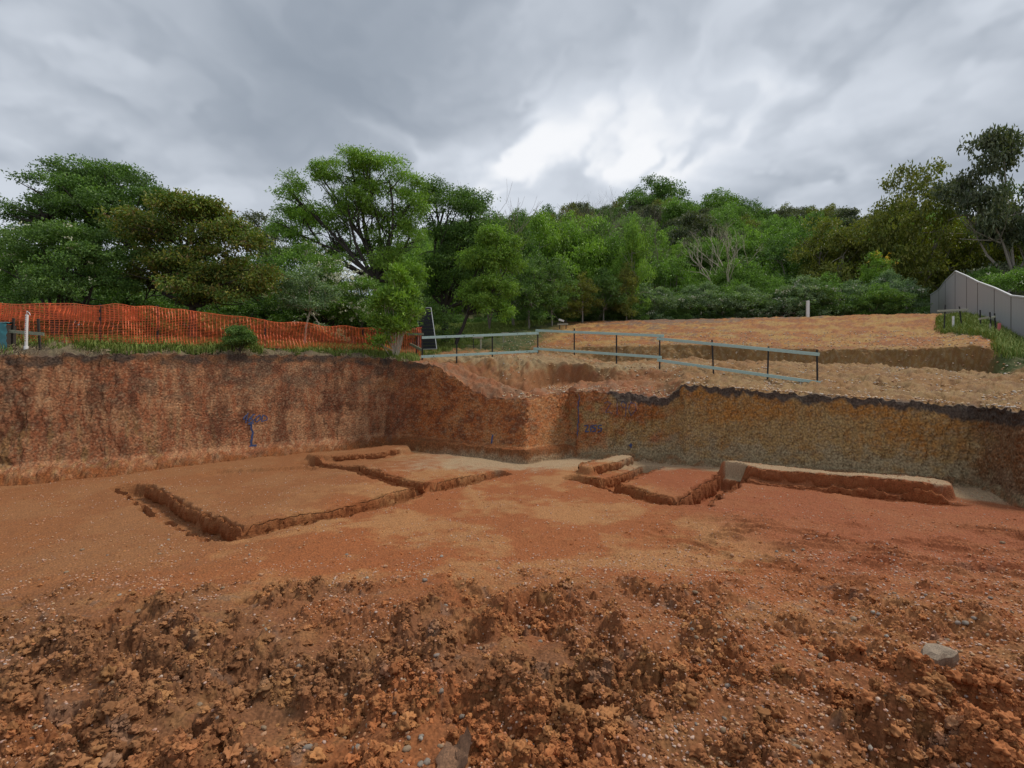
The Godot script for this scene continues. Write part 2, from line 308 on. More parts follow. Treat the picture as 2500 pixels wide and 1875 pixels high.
# the face of the cut: bearing, share of its height
func face_point(t: float, s: float) -> Vector3:
	var b := line_at(2, t)
	var q := line_at(3, t)
	var d := lerpf(b.x, q.x, s)
	var y := lerpf(b.y, q.y, s)
	var x := t * d
	var l := line_at(2, t - 0.01)
	var r := line_at(2, t + 0.01)
	var out := Vector2((r.x - l.x), (t + 0.01) * r.x - (t - 0.01) * l.x).normalized()   # away from the bank, as (x, dist) turned
	var bite := 0.085 * fbm.get_noise_3d(x * 0.8, y * 0.8, d * 0.8) + 0.05 * fbm.get_noise_3d(x * 2.6, y * 1.4, d * 2.6)
	bite += 0.03 * simple.get_noise_3d(x * 9.0, y * 0.7, d * 9.0) + 0.02 * ridged.get_noise_3d(x * 2.2, y * 4.2, d * 2.2) + 0.012 * simple.get_noise_3d(x * 17.0, y * 1.3, d * 17.0)
	bite += 0.013 * fbm.get_noise_3d(x * 13.0, y * 11.0, d * 13.0)
	bite -= 0.05 * smoothstep(0.9, 1.0, s + 0.1 * fbm.get_noise_2d(x * 2.0, d * 2.0))
	y += s * (0.05 * fbm.get_noise_2d(x * 2.2, d * 2.2) + 0.03 * simple.get_noise_2d(x * 7.0, d * 7.0))
	return Vector3(x + out.x * bite * -1.0, y, -d + out.y * bite)

func face_colour(t: float, p: Vector3, s: float) -> Color:
	var x := p.x
	var y := p.y
	var d := -p.z
	var a := fbm.get_noise_3d(x * 0.55, y * 0.9, d * 0.55 + 7.0)
	var b := fbm.get_noise_3d(x * 2.0, y * 2.6, d * 2.0)
	var scrape := fbm.get_noise_3d(x * 5.0 + 3.0, y * 0.55, d * 5.0)
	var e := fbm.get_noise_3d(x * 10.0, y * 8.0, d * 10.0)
	var left := Color(0.41, 0.15, 0.07).lerp(Color(0.6, 0.3, 0.15), clampf(0.4 + a * 0.8 + scrape * 1.6, 0.0, 1.0))
	left = left.lerp(Color(0.17, 0.068, 0.04), 0.8 * smoothstep(0.05, 0.45, scrape * 0.6 - a * 0.7 - b * 0.4))
	left = left.lerp(Color(0.19, 0.075, 0.04), 0.7 * smoothstep(0.12, 0.42, fbm.get_noise_3d(x * 1.5 + 12.0, y * 0.35, d * 1.5)))
	left = left.lerp(Color(0.42, 0.24, 0.085), 0.6 * smoothstep(0.15, 0.4, scrape) * smoothstep(0.6, 0.1, s) * smoothstep(-0.5, -0.8, t))
	left = left.lerp(Color(0.19, 0.13, 0.085), 0.6 * smoothstep(0.1, 0.4, fbm.get_noise_3d(x * 0.8 + 60.0, y * 1.2, d * 0.8)) * smoothstep(0.4, 0.7, s))
	var middle := Color(0.48, 0.15, 0.046).lerp(Color(0.56, 0.25, 0.095), clampf(0.35 + a + scrape * 0.7, 0.0, 1.0)).lerp(Color(0.2, 0.066, 0.032), 0.7 * smoothstep(0.1, 0.45, b - a * 0.5))
	var right := Color(0.49, 0.315, 0.13).lerp(Color(0.52, 0.235, 0.06), clampf(0.3 + a * 1.3 + scrape * 0.7 + (s - 0.45) * 0.8, 0.0, 1.0)).lerp(Color(0.42, 0.33, 0.195), 0.9 * smoothstep(0.34, 0.03, s + b * 0.4))
	right = right.lerp(Color(0.24, 0.15, 0.065), 0.5 * smoothstep(0.05, 0.45, e + b * 0.4))
	right = right.lerp(Color(0.42, 0.12, 0.042), 0.85 * smoothstep(-0.1, 0.3, a + (s - 0.5)) * smoothstep(0.38, 0.2, t + b * 0.1))
	right = right.lerp(Color(0.2, 0.085, 0.045), 0.75 * smoothstep(0.88, 0.97, t + b * 0.05))
	var c := left.lerp(middle, smoothstep(-0.26, -0.18, t + a * 0.05)).lerp(right, smoothstep(0.06, 0.2, t + b * 0.12))
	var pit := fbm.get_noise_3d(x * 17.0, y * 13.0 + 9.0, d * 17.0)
	# gravel and pale clay specks, and dark flecks: relief shading put into the colour
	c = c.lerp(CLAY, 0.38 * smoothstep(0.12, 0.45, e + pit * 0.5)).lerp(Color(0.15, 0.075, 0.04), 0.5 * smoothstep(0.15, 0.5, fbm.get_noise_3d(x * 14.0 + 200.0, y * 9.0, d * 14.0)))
	# humus under the turf: a noisy band of dark soil along the top of the cut
	var below := (1.0 - s) * (line_at(3, t).y - line_at(2, t).y)
	var thick := 0.24 + 0.14 * fbm.get_noise_2d(x * 1.3, d * 1.3 + 5.0)
	if t > -0.2 and t < 0.19: thick *= smoothstep(-0.14, -0.2, t)
	if t > 0.19 and t < 0.34: thick *= smoothstep(0.18, 0.22, t)
	if t > 0.34: thick = 0.15 + 0.12 * fbm.get_noise_2d(x * 1.6, d * 1.6) + 0.14 * smoothstep(0.75, 1.0, t)
	var humus := smoothstep(thick + 0.05, thick - 0.05, below + 0.05 * b)
	return c.lerp(Color(0.1, 0.08, 0.068) if t > 0.15 else TOPSOIL.lerp(BROWN, clampf(0.3 + b, 0.0, 0.7)), humus * 0.92) * 1.4

func upper_colour(t: float, x: float, d: float, k: float) -> Color:
	var a := fbm.get_noise_2d(x * 0.35 + 20.0, d * 0.35)
	var b := fbm.get_noise_2d(x * 1.7 + 80.0, d * 1.7)
	var e := fbm.get_noise_2d(x * 7.0, d * 7.0)
	var bank := Color(0.17, 0.125, 0.08).lerp(Color(0.28, 0.225, 0.13), clampf(0.4 + b, 0.0, 1.0)).lerp(Color(0.09, 0.12, 0.035), 0.7 * smoothstep(0.0, 0.5, k - 4.3 + a))
	var ramp := Color(0.46, 0.175, 0.075).lerp(Color(0.36, 0.2, 0.115), clampf(0.4 + b * 1.2, 0.0, 1.0))
	var mound := Color(0.42, 0.205, 0.075).lerp(Color(0.47, 0.31, 0.15), clampf(0.3 + a + b, 0.0, 1.0)).lerp(Color(0.35, 0.12, 0.052), 0.8 * smoothstep(0.0, 0.4, b - a + (5.2 - k) * 0.3)).lerp(Color(0.4, 0.16, 0.062), 0.75 * smoothstep(4.15, 4.6, k + b * 0.3) * smoothstep(5.75, 5.45, k + b * 0.3)).lerp(Color(0.5, 0.37, 0.2), 0.7 * smoothstep(5.75, 6.0, k + b * 0.2) * smoothstep(7.0, 6.4, k))  # redder gully and recess, pale crest: shading put into the colour to show shape
	var terrace := Color(0.42, 0.225, 0.085).lerp(Color(0.46, 0.3, 0.135), clampf(0.4 + a + b * 0.6, 0.0, 1.0)).lerp(Color(0.3, 0.15, 0.07), 0.6 * smoothstep(0.05, 0.4, b))
	var cut := Color(0.4, 0.225, 0.08).lerp(Color(0.29, 0.16, 0.055), clampf(0.4 + b + a, 0.0, 1.0)).lerp(Color(0.41, 0.3, 0.16), 0.5 * smoothstep(0.0, 0.4, e))
	var slope := Color(0.55, 0.225, 0.058).lerp(Color(0.56, 0.325, 0.1), clampf(0.45 + a * 1.8, 0.0, 1.0)).lerp(Color(0.36, 0.135, 0.06), 0.75 * smoothstep(-0.05, 0.35, b * 0.8 - a * 0.6)).lerp(Color(0.26, 0.165, 0.125), 0.85 * smoothstep(0.05, 0.3, a * 0.4 + smoothstep(10.3, 11.0, k) * 0.5 - absf(t - 0.32) * 1.6 + b * 0.3))
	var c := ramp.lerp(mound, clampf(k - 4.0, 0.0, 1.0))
	c = c.lerp(terrace, smoothstep(0.28, 0.36, t + b * 0.05))
	c = c.lerp(cut, smoothstep(7.8, 8.05, k))
	c = c.lerp(slope, smoothstep(8.85, 9.2, k + b * 0.15))
	c = c.lerp(CLAY, 0.15 * smoothstep(0.12, 0.45, e)).lerp(Color(0.3, 0.13, 0.055), 0.4 * smoothstep(0.12, 0.45, fbm.get_noise_2d(x * 6.0 + 90.0, d * 6.0)))
	var turf := Color(0.08, 0.115, 0.032).lerp(Color(0.15, 0.15, 0.05), clampf(0.4 + b, 0.0, 1.0))
	c = c.lerp(bank, smoothstep(-0.19, -0.24, t + b * 0.03))
	c = c.lerp(turf, smoothstep(7.4, 8.3, k + b) * smoothstep(0.04, -0.02, t - (k - 8.0) * 0.035 + b * 0.02))
	c = c.lerp(turf, maxf(smoothstep(0.955, 0.975, t + b * 0.015) * smoothstep(7.0, 8.0, k), smoothstep(0.86, 0.9, t + b * 0.02) * smoothstep(9.6, 9.9, k)))
	return Color(0.27, 0.25, 0.12) if k > 12.0 else c

func grid(rows: Array, cols: int, colours: Array) -> ArrayMesh:
	var v := PackedVector3Array()
	var n := PackedVector3Array()
	var c := PackedColorArray()
	var idx := PackedInt32Array()
	var count := rows.size()
	for r in rows: v.append_array(r)
	for r in colours: c.append_array(r)
	n.resize(v.size())
	for i in count:
		var i0 := maxi(i - 1, 0) * cols
		var i1 := mini(i + 1, count - 1) * cols
		for j in cols:
			n[i * cols + j] = (v[i * cols + mini(j + 1, cols - 1)] - v[i * cols + maxi(j - 1, 0)]).cross(v[i1 + j] - v[i0 + j]).normalized()
	idx.resize((count - 1) * (cols - 1) * 6)
	var at := 0
	for i in count - 1:
		for j in cols - 1:
			var q := i * cols + j
			idx[at] = q
			idx[at + 1] = q + cols
			idx[at + 2] = q + cols + 1
			idx[at + 3] = q
			idx[at + 4] = q + cols + 1
			idx[at + 5] = q + 1
			at += 6
	var m := ArrayMesh.new()
	var arrays := []
	arrays.resize(Mesh.ARRAY_MAX)
	arrays[Mesh.ARRAY_VERTEX] = v
	arrays[Mesh.ARRAY_NORMAL] = n
	arrays[Mesh.ARRAY_COLOR] = c
	arrays[Mesh.ARRAY_INDEX] = idx
	m.add_surface_from_arrays(Mesh.PRIMITIVE_TRIANGLES, arrays)
	return m

func noise_picture(noise_frequency: float, low: float, high: float, kind: int, octaves: int, seed_number: int) -> ImageTexture:
	var f := FastNoiseLite.new()
	f.noise_type = kind
	f.frequency = noise_frequency
	f.fractal_octaves = octaves
	f.fractal_type = FastNoiseLite.FRACTAL_FBM
	f.seed = seed_number
	var im := f.get_seamless_image(512, 512)
	im.convert(Image.FORMAT_L8)
	var bytes := im.get_data()
	for i in bytes.size(): bytes[i] = int(lerpf(low, high, bytes[i] / 255.0) * 255.0)
	return ImageTexture.create_from_image(Image.create_from_data(512, 512, false, Image.FORMAT_L8, bytes))

func build_land() -> void:
	var ts := PackedFloat32Array()
	for j in 46: ts.append(lerpf(-1.78, -1.10, j / 46.0))
	for j in 700: ts.append(lerpf(-1.10, 1.10, j / 700.0))
	for j in 47: ts.append(lerpf(1.10, 1.70, j / 46.0))
	var cols := ts.size()
	# pit floor
	var rows := []
	var tints := []
	var steps := 670
	var dark := 30
	for i in steps + dark:
		var row := PackedVector3Array()
		var tint := PackedColorArray()
		row.resize(cols)
		tint.resize(cols)
		for j in cols:
			var t := ts[j]
			var far := line_at(0, t).x
			var d := lerpf(0.4, 1.75, float(i) / dark) if i < dark else 1.75 * pow(far / 1.75, float(i - dark) / (steps - 1))
			row[j] = Vector3(t * d, floor_level(t * d, d), -d)
			tint[j] = floor_colour(t * d, d, row[j].y)
		rows.append(row)
		tints.append(tint)
	var o := part(self, "pit_floor", grid(rows, cols, tints), M.soil)
	tag(o, "excavated red clay pit floor with footing trenches and churned wet soil", "ground", "", "structure")
	build_trench_sides()
	# the same ground beside and behind where the viewer stands
	var beside := Shape.new()
	for i in 52:
		for j in 80:
			var x0 := -12.0 + j * 0.3
			var d0 := -8.0 + i * 0.3
			var hidden := true
			for q in [Vector2(x0, d0), Vector2(x0 + 0.3, d0), Vector2(x0, d0 + 0.3), Vector2(x0 + 0.3, d0 + 0.3)]:
				if q.y < 0.45 or q.x < -1.75 * q.y or q.x > 1.67 * q.y: hidden = false
			if hidden: continue
			var n := beside.v.size()
			for q in [Vector2(x0, d0), Vector2(x0, d0 + 0.3), Vector2(x0 + 0.3, d0 + 0.3), Vector2(x0 + 0.3, d0)]:
				beside.tint = floor_colour(q.x, maxf(q.y, 0.4))
				beside.put(Vector3(q.x, floor_level(q.x, maxf(q.y, 0.4)) - 0.02, -q.y))
			beside.idx.append_array(PackedInt32Array([n, n + 1, n + 2, n, n + 2, n + 3]))
	part(o, "floor_margin", beside.done(), M.soil)
	print("floor ", Time.get_ticks_msec())
	# foot of the bank and the cut face
	var lip: PackedVector3Array = rows[-1]
	var lip_tint: PackedColorArray = tints[-1]
	rows = [lip]
	tints = [lip_tint]
	for i in 96:
		var row := PackedVector3Array()
		var tint := PackedColorArray()
		row.resize(cols)
		tint.resize(cols)
		for j in cols:
			var t := ts[j]
			if i < 16:
				var base := face_point(t, 0.0)
				var f := line_at(1, t)
				var foot := Vector3(t * f.x, f.y, -f.x)
				var p := lip[j].lerp(foot, (i + 1) / 5.0) if i < 5 else foot.lerp(base, smoothstep(0.0, 1.0, (i - 4) / 12.0) * 0.6 + 0.4 * (i - 4) / 12.0)
				var w := sin(PI * (i + 1) / 17.0) * (0.35 if t > -0.24 and t < 0.13 else 1.0)
				p.y += w * (0.13 * fbm.get_noise_2d(p.x * 1.6, p.z * 1.6) + 0.06 * fbm.get_noise_2d(p.x * 7.0, p.z * 7.0))
				row[j] = p
				var mixed := fbm.get_noise_3d(p.x * 3.0, p.y * 5.0, p.z * 3.0)
				var rubble := RED.lerp(BROWN, clampf(0.5 + mixed * 1.4, 0.0, 1.0)) if t < 0.13 else Color(0.42, 0.31, 0.175).lerp(BROWN, clampf(0.3 + mixed, 0.0, 1.0))
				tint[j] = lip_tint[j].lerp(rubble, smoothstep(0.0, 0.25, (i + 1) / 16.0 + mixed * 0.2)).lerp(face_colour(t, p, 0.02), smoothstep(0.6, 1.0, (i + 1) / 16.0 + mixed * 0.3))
			else:
				var s := (i - 15) / 80.0
				row[j] = face_point(t, s)
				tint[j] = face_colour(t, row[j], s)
		rows.append(row)
		tints.append(tint)
	o = part(self, "cut_bank", grid(rows, cols, tints), M.face)
	tag(o, "steep cut earth faces of the excavation in red, orange and ochre layers", "bank", "", "structure")
	print("bank ", Time.get_ticks_msec())
	# terrace, second cut, slope and hill
	var counts := [14, 14, 18, 14, 16, 22, 24, 20, 6, 4, 10, 10, 3]
	var first: PackedVector3Array = rows[-1]
	var first_tint: PackedColorArray = tints[-1]
	rows = [first]
	tints = [first_tint]
	for g in counts.size():
		for i in counts[g]:
			var s: float = float(i + 1) / counts[g]
			var row := PackedVector3Array()
			var tint := PackedColorArray()
			row.resize(cols)
			tint.resize(cols)
			for j in cols:
				var t := ts[j]
				var a := line_at(3 + g, t)
				var b := line_at(4 + g, t)
				var d := lerpf(a.x, b.x, s)
				var x := t * d
				var y := lerpf(a.y, b.y, s)
				var k: float = 3.0 + g + s
				var w := smoothstep(3.0, 3.25, k) * (1.0 - smoothstep(11.5, 12.0, k) * 0.3)
				var bump := 0.14 * fbm.get_noise_2d(x * 0.7, d * 0.7) + 0.07 * fbm.get_noise_2d(x * 2.4, d * 2.4) + 0.035 * fbm.get_noise_2d(x * 8.0, d * 8.0)
				if k > 8.9: bump = 0.06 * fbm.get_noise_2d(x * 0.5, d * 0.9) + 0.025 * fbm.get_noise_2d(x * 2.0, d * 4.0) + 0.02 * fbm.get_noise_2d(x * 8.0, d * 8.0) + 0.07 * ridged.get_noise_2d(x * 0.22 + 4.0, d * 1.1) * smoothstep(9.0, 9.3, k) * smoothstep(11.0, 10.6, k)
				if t > 0.02 and k > 3.2 and k < 8.0: bump -= 0.05 * cells.get_noise_2d(x * 4.0, d * 4.0)
				var p := Vector3(x, y + bump * w, -d)
				if k < 3.4: p = p.lerp(first[j] + (p - Vector3(t * a.x, a.y, -a.x)), 1.0 - smoothstep(3.0, 3.4, k))
				row[j] = p
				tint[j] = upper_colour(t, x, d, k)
				if k < 3.15: tint[j] = first_tint[j].lerp(tint[j], clampf((k - 3.0) / 0.15, 0.0, 1.0))
			rows.append(row)
			tints.append(tint)
	o = part(self, "upper_ground", grid(rows, cols, tints), M.soil)
	tag(o, "upper ground with ochre terrace, second cut, earth slope and wooded hill", "ground", "", "structure")
	var plain := Shape.new()
	plain.quad(Vector3(-3000, -1.5, 3000), Vector3(-3000, -1.5, -3000), Vector3(3000, -1.5, -3000), Vector3(3000, -1.5, 3000))
	o = part(self, "ground", plain.done(), M.plain)
	tag(o, "open ground reaching to the horizon around the site", "ground", "", "structure")

# ---------------------------------------------------------------- plants

func on_ball() -> Vector3:
	var z := rng.randf_range(-1.0, 1.0)
	var a := rng.randf() * TAU
	var r := sqrt(1.0 - z * z)
	return Vector3(r * cos(a), z, r * sin(a))

# foliage: lobes are [centre, radii]; every leaf is a small folded blade of its own
func foliage(lobes: Array, leaves: int, long: float, wide: float, droop: float, palette: Array, spray := 16, spray_size := 0.0, hollow := 0.45) -> ArrayMesh:
	var v := PackedVector3Array()
	var c := PackedColorArray()
	var idx := PackedInt32Array()
	v.resize(leaves * 4)
	c.resize(leaves * 4)
	idx.resize(leaves * 6)
	var share := []
	var boughs := []
	var total := 0.0
	for l in lobes:
		var r: Vector3 = l[1]
		for k in 9:
			var o := on_ball()
			if o.y < -0.45: o.y = -o.y
			var near := 0.78 if k < 7 else 0.3
			var g := rng.randf_range(0.34, 0.52)
			boughs.append([l[0] + o * r * near, r * g * Vector3(1.0, 0.72, 1.0), o, rng.randf_range(0.82, 1.18)])
			total += r.x * r.y * g * g
			share.append(total)
	var clump := Vector3.ZERO
	var out := Vector3.UP
	var tone := 1.0
	var size := 1.0
	var hue := 0.0
	var n := 0
	for i in leaves:
		if i % spray == 0:
			var pick := rng.randf() * total
			var k := 0
			while share[k] < pick: k += 1
			var ce: Vector3 = boughs[k][0]
			var ra: Vector3 = boughs[k][1]
			out = on_ball()
			if out.y < -0.3 and rng.randf() < 0.7: out.y = -out.y
			clump = ce + out * ra * pow(rng.randf(), hollow)
			out = (out * 0.6 + boughs[k][2] * 0.6).normalized()
			tone = rng.randf_range(0.8, 1.2) * boughs[k][3]
			size = spray_size if spray_size > 0.0 else long * 2.2
			hue = rng.randf()
		var p := clump + Vector3(rng.randfn(), rng.randfn() * 0.6, rng.randfn()) * size * 0.5
		var d := (out * 0.55 + on_ball() * 0.9 + Vector3(0, -droop, 0)).normalized()
		var s := d.cross(on_ball()).normalized()
		var fold := s.cross(d) * wide * 0.35
		var l := long * rng.randf_range(0.7, 1.2)
		var w := wide * rng.randf_range(0.7, 1.2) * 0.5
		v[n] = p
		v[n + 1] = p + d * l * 0.45 + s * w + fold
		v[n + 2] = p + d * l + Vector3(0, -droop * l * 0.2, 0)
		v[n + 3] = p + d * l * 0.45 - s * w + fold
		var base: Color = palette[mini(int((hue * 0.6 + rng.randf() * 0.4) * palette.size()), palette.size() - 1)]
		base = base * (tone * rng.randf_range(0.85, 1.15))
		c[n] = base
		c[n + 1] = base
		c[n + 2] = base
		c[n + 3] = base
		var q := i * 6
		idx[q] = n
		idx[q + 1] = n + 1
		idx[q + 2] = n + 2
		idx[q + 3] = n
		idx[q + 4] = n + 2
		idx[q + 5] = n + 3
		n += 4
	var m := ArrayMesh.new()
	var a := []
	a.resize(Mesh.ARRAY_MAX)
	a[Mesh.ARRAY_VERTEX] = v
	a[Mesh.ARRAY_COLOR] = c
	a[Mesh.ARRAY_INDEX] = idx
	m.add_surface_from_arrays(Mesh.PRIMITIVE_TRIANGLES, a)
	return m

func bend(a: Vector3, b: Vector3, sag: float, steps := 5) -> Array:
	var o := []
	var side := on_ball() * sag * a.distance_to(b)
	for i in steps + 1:
		var s := float(i) / steps
		o.append(a.lerp(b, s) + side * sin(s * PI) + on_ball() * 0.012 * a.distance_to(b) * sin(s * PI))
	return o

func taper(r0: float, r1: float, steps := 5) -> Array:
	var o := []
	for i in steps + 1: o.append(lerpf(r0, r1, float(i) / steps))
	return o

# trunk, a limb to each lobe and twigs inside it
func timber(lobes: Array, fork: Vector3, girth: float, twigs := 5, extra_stems := 0) -> ArrayMesh:
	var s := Shape.new()
	if fork.length() > 0.3: s.tube(bend(Vector3(0, -0.25, 0), fork, 0.05, 6), taper(girth, girth * 0.72, 6), 8)
	for k in extra_stems:
		var foot := Vector3(rng.randf_range(-0.25, 0.25), -0.2, rng.randf_range(-0.25, 0.25))
		var lobe: Array = lobes[k % lobes.size()]
		s.tube(bend(foot, lobe[0] + on_ball() * lobe[1] * 0.4, 0.08), taper(girth * 0.5, girth * 0.15), 5)
	for l in lobes:
		var centre: Vector3 = l[0]
		var r: Vector3 = l[1]
		s.tube(bend(fork, centre, 0.1, 6), taper(girth * 0.55, girth * 0.25, 6), 6)
		for t in twigs:
			var tip := centre + on_ball() * r * 0.92
			var from := fork.lerp(centre, rng.randf_range(0.5, 1.0))
			s.tube(bend(from, tip, 0.1, 4), taper(girth * 0.22, girth * 0.05, 4), 4)
	return s.done(true)

# p: at, lobes, fork, girth, leaves, long, wide, droop, palette, twigs, bark, spray, spray_size, blossom
func plant(called: String, label: String, category: String, p: Dictionary, group := "") -> Node3D:
	var o := thing(called, label, category, p.at, group)
	part(o, "trunk" if category == "tree" else "stem", timber(p.lobes, p.fork, p.girth, p.get("twigs", 5), p.get("stems", 0)), p.get("bark", M.bark))
	part(o, "crown" if category == "tree" else "foliage", foliage(p.lobes, p.leaves, p.long, p.wide, p.droop, p.palette, p.get("spray", 16), p.get("spray_size", 0.0), p.get("hollow", 0.45)), p.get("leaf", M.leaf))
	if p.has("blossom"):
		var b: Array = p.blossom      # how many, size, colours
		part(o, "blossoms", foliage(p.lobes, b[0], b[1], b[1] * 0.8, -0.3, b[2], 7, b[1] * 1.2, 0.06), M.petal)
	return o

func copy_tree(crowns: Dictionary, trunks: Dictionary, kind: String, at: Vector3, half: float, high: float, label: String, group: String, called := "wood_tree", category := "tree") -> Node3D:
	var o := thing(called, label, category, at, group)
	var v := str(rng.randi() % 2)
	var turn := Basis(Vector3.UP, rng.randf() * TAU) * Basis.from_scale(Vector3(half, high / 1.9, half) * Vector3(1.0 / 1.0, 1.0, 1.0))
	var t := part(o, "trunk" if category == "tree" else "stem", trunks[kind + v], M.grey_bark)
	t.basis = turn
	var c := part(o, "crown" if category == "tree" else "foliage", crowns[kind + v], M.leaf)
	c.basis = turn
	return o

func bare_limb(s: Shape, a: Vector3, dir: Vector3, long: float, r: float, depth: int) -> void:
	var b := a + dir * long
	var mid := a.lerp(b, 0.5) + on_ball() * long * 0.07
	s.tube([a, mid, b], [r, r * 0.85, r * 0.66], 6 if depth > 2 else 4)
	if depth == 0: return
	var n := 2 if rng.randf() < 0.65 else 3
	for k in n:
		var nd := (dir + on_ball() * 0.62 + Vector3(0, 0.22, 0)).normalized()
		bare_limb(s, b, nd, long * rng.randf_range(0.62, 0.9), r * rng.randf_range(0.5, 0.7), depth - 1)

func bare_tree(label: String, at: Vector3, high: float, girth: float, stems: int, depth: int, material: Material, group := "") -> void:
	var o := thing("dead_tree", label, "tree", at, group)
	for k in stems:
		var s := Shape.new()
		var lean := Vector3(rng.randf_range(-0.35, 0.35), 1.0, rng.randf_range(-0.25, 0.25)).normalized()
		bare_limb(s, Vector3(rng.randf_range(-0.2, 0.2), -0.3, 0), lean, high * 0.36, girth, depth)
		part(o, "trunk", s.done(true), material)

func blade_tuft(blades: int, high: float, spread: float) -> ArrayMesh:
	var s := Shape.new()
	for k in blades:
		var a := rng.randf() * TAU
		var lean := Vector3(cos(a), 0, sin(a)) * rng.randf_range(0.1, 0.9)
		var foot := Vector3(rng.randf_range(-spread, spread), -0.02, rng.randf_range(-spread, spread))
		var side := Vector3(-sin(a), 0, cos(a)) * 0.006
		var h := high * rng.randf_range(0.5, 1.15)
		var mid := foot + Vector3(0, h * 0.6, 0) + lean * h * 0.25
		var tip := foot + Vector3(0, h * 0.9, 0) + lean * h * 0.8
		s.tint = Color(0.15, 0.24, 0.045).lerp(Color(0.27, 0.26, 0.08), rng.randf() * rng.randf()) * rng.randf_range(0.7, 1.25)
		s.quad(foot - side, mid - side, mid + side, foot + side)
		s.tri(mid - side, tip, mid + side)
	return s.done()

func scatter(called: String, label: String, category: String, mesh: Mesh, material: Material, places: Array, tints := PackedColorArray()) -> void:
	var mm := MultiMesh.new()
	mm.transform_format = MultiMesh.TRANSFORM_3D
	mm.use_colors = tints.size() > 0
	mm.mesh = mesh
	mm.instance_count = places.size()
	for i in places.size():
		mm.set_instance_transform(i, places[i])
		if tints.size(): mm.set_instance_color(i, tints[i])
	var o := MultiMeshInstance3D.new()
	o.name = numbered(called)
	o.multimesh = mm
	o.material_override = material
	add_child(o)
	tag(o, label, category, "", "stuff")

# ---------------------------------------------------------------- stones and clods

# an icosphere, squashed and knocked about
func lump_mesh(detail: int, rough: float, number: int, angular := false) -> ArrayMesh:
	var s := SphereMesh.new()
	s.radius = 1.0
	s.height = 2.0
	s.radial_segments = 8 + detail * 4
	s.rings = 4 + detail * 2
	var a := s.get_mesh_arrays()
	var v: PackedVector3Array = a[Mesh.ARRAY_VERTEX]
	var shape := Shape.new()
	for i in v.size():
		var p := v[i]
		var k := 1.0 + rough * fbm.get_noise_3d(p.x * 0.9 + number * 7.0, p.y * 0.9, p.z * 0.9) + rough * 0.45 * simple.get_noise_3d(p.x * 3.1, p.y * 3.1 + number * 3.0, p.z * 3.1)
		if angular: k *= 1.0 + 0.16 * ridged.get_noise_3d(p.x * 1.1 + number, p.y * 1.1, p.z * 1.1)
		if rough > 0.7: k += 0.10 * fbm.get_noise_3d(p.x * 3.5, p.y * 3.5, p.z * 3.5 + number) + 0.03 * simple.get_noise_3d(p.x * 13.0, p.y * 13.0, p.z * 13.0)
		shape.put(p * k)
	shape.idx = a[Mesh.ARRAY_INDEX]
	return shape.done(not angular)

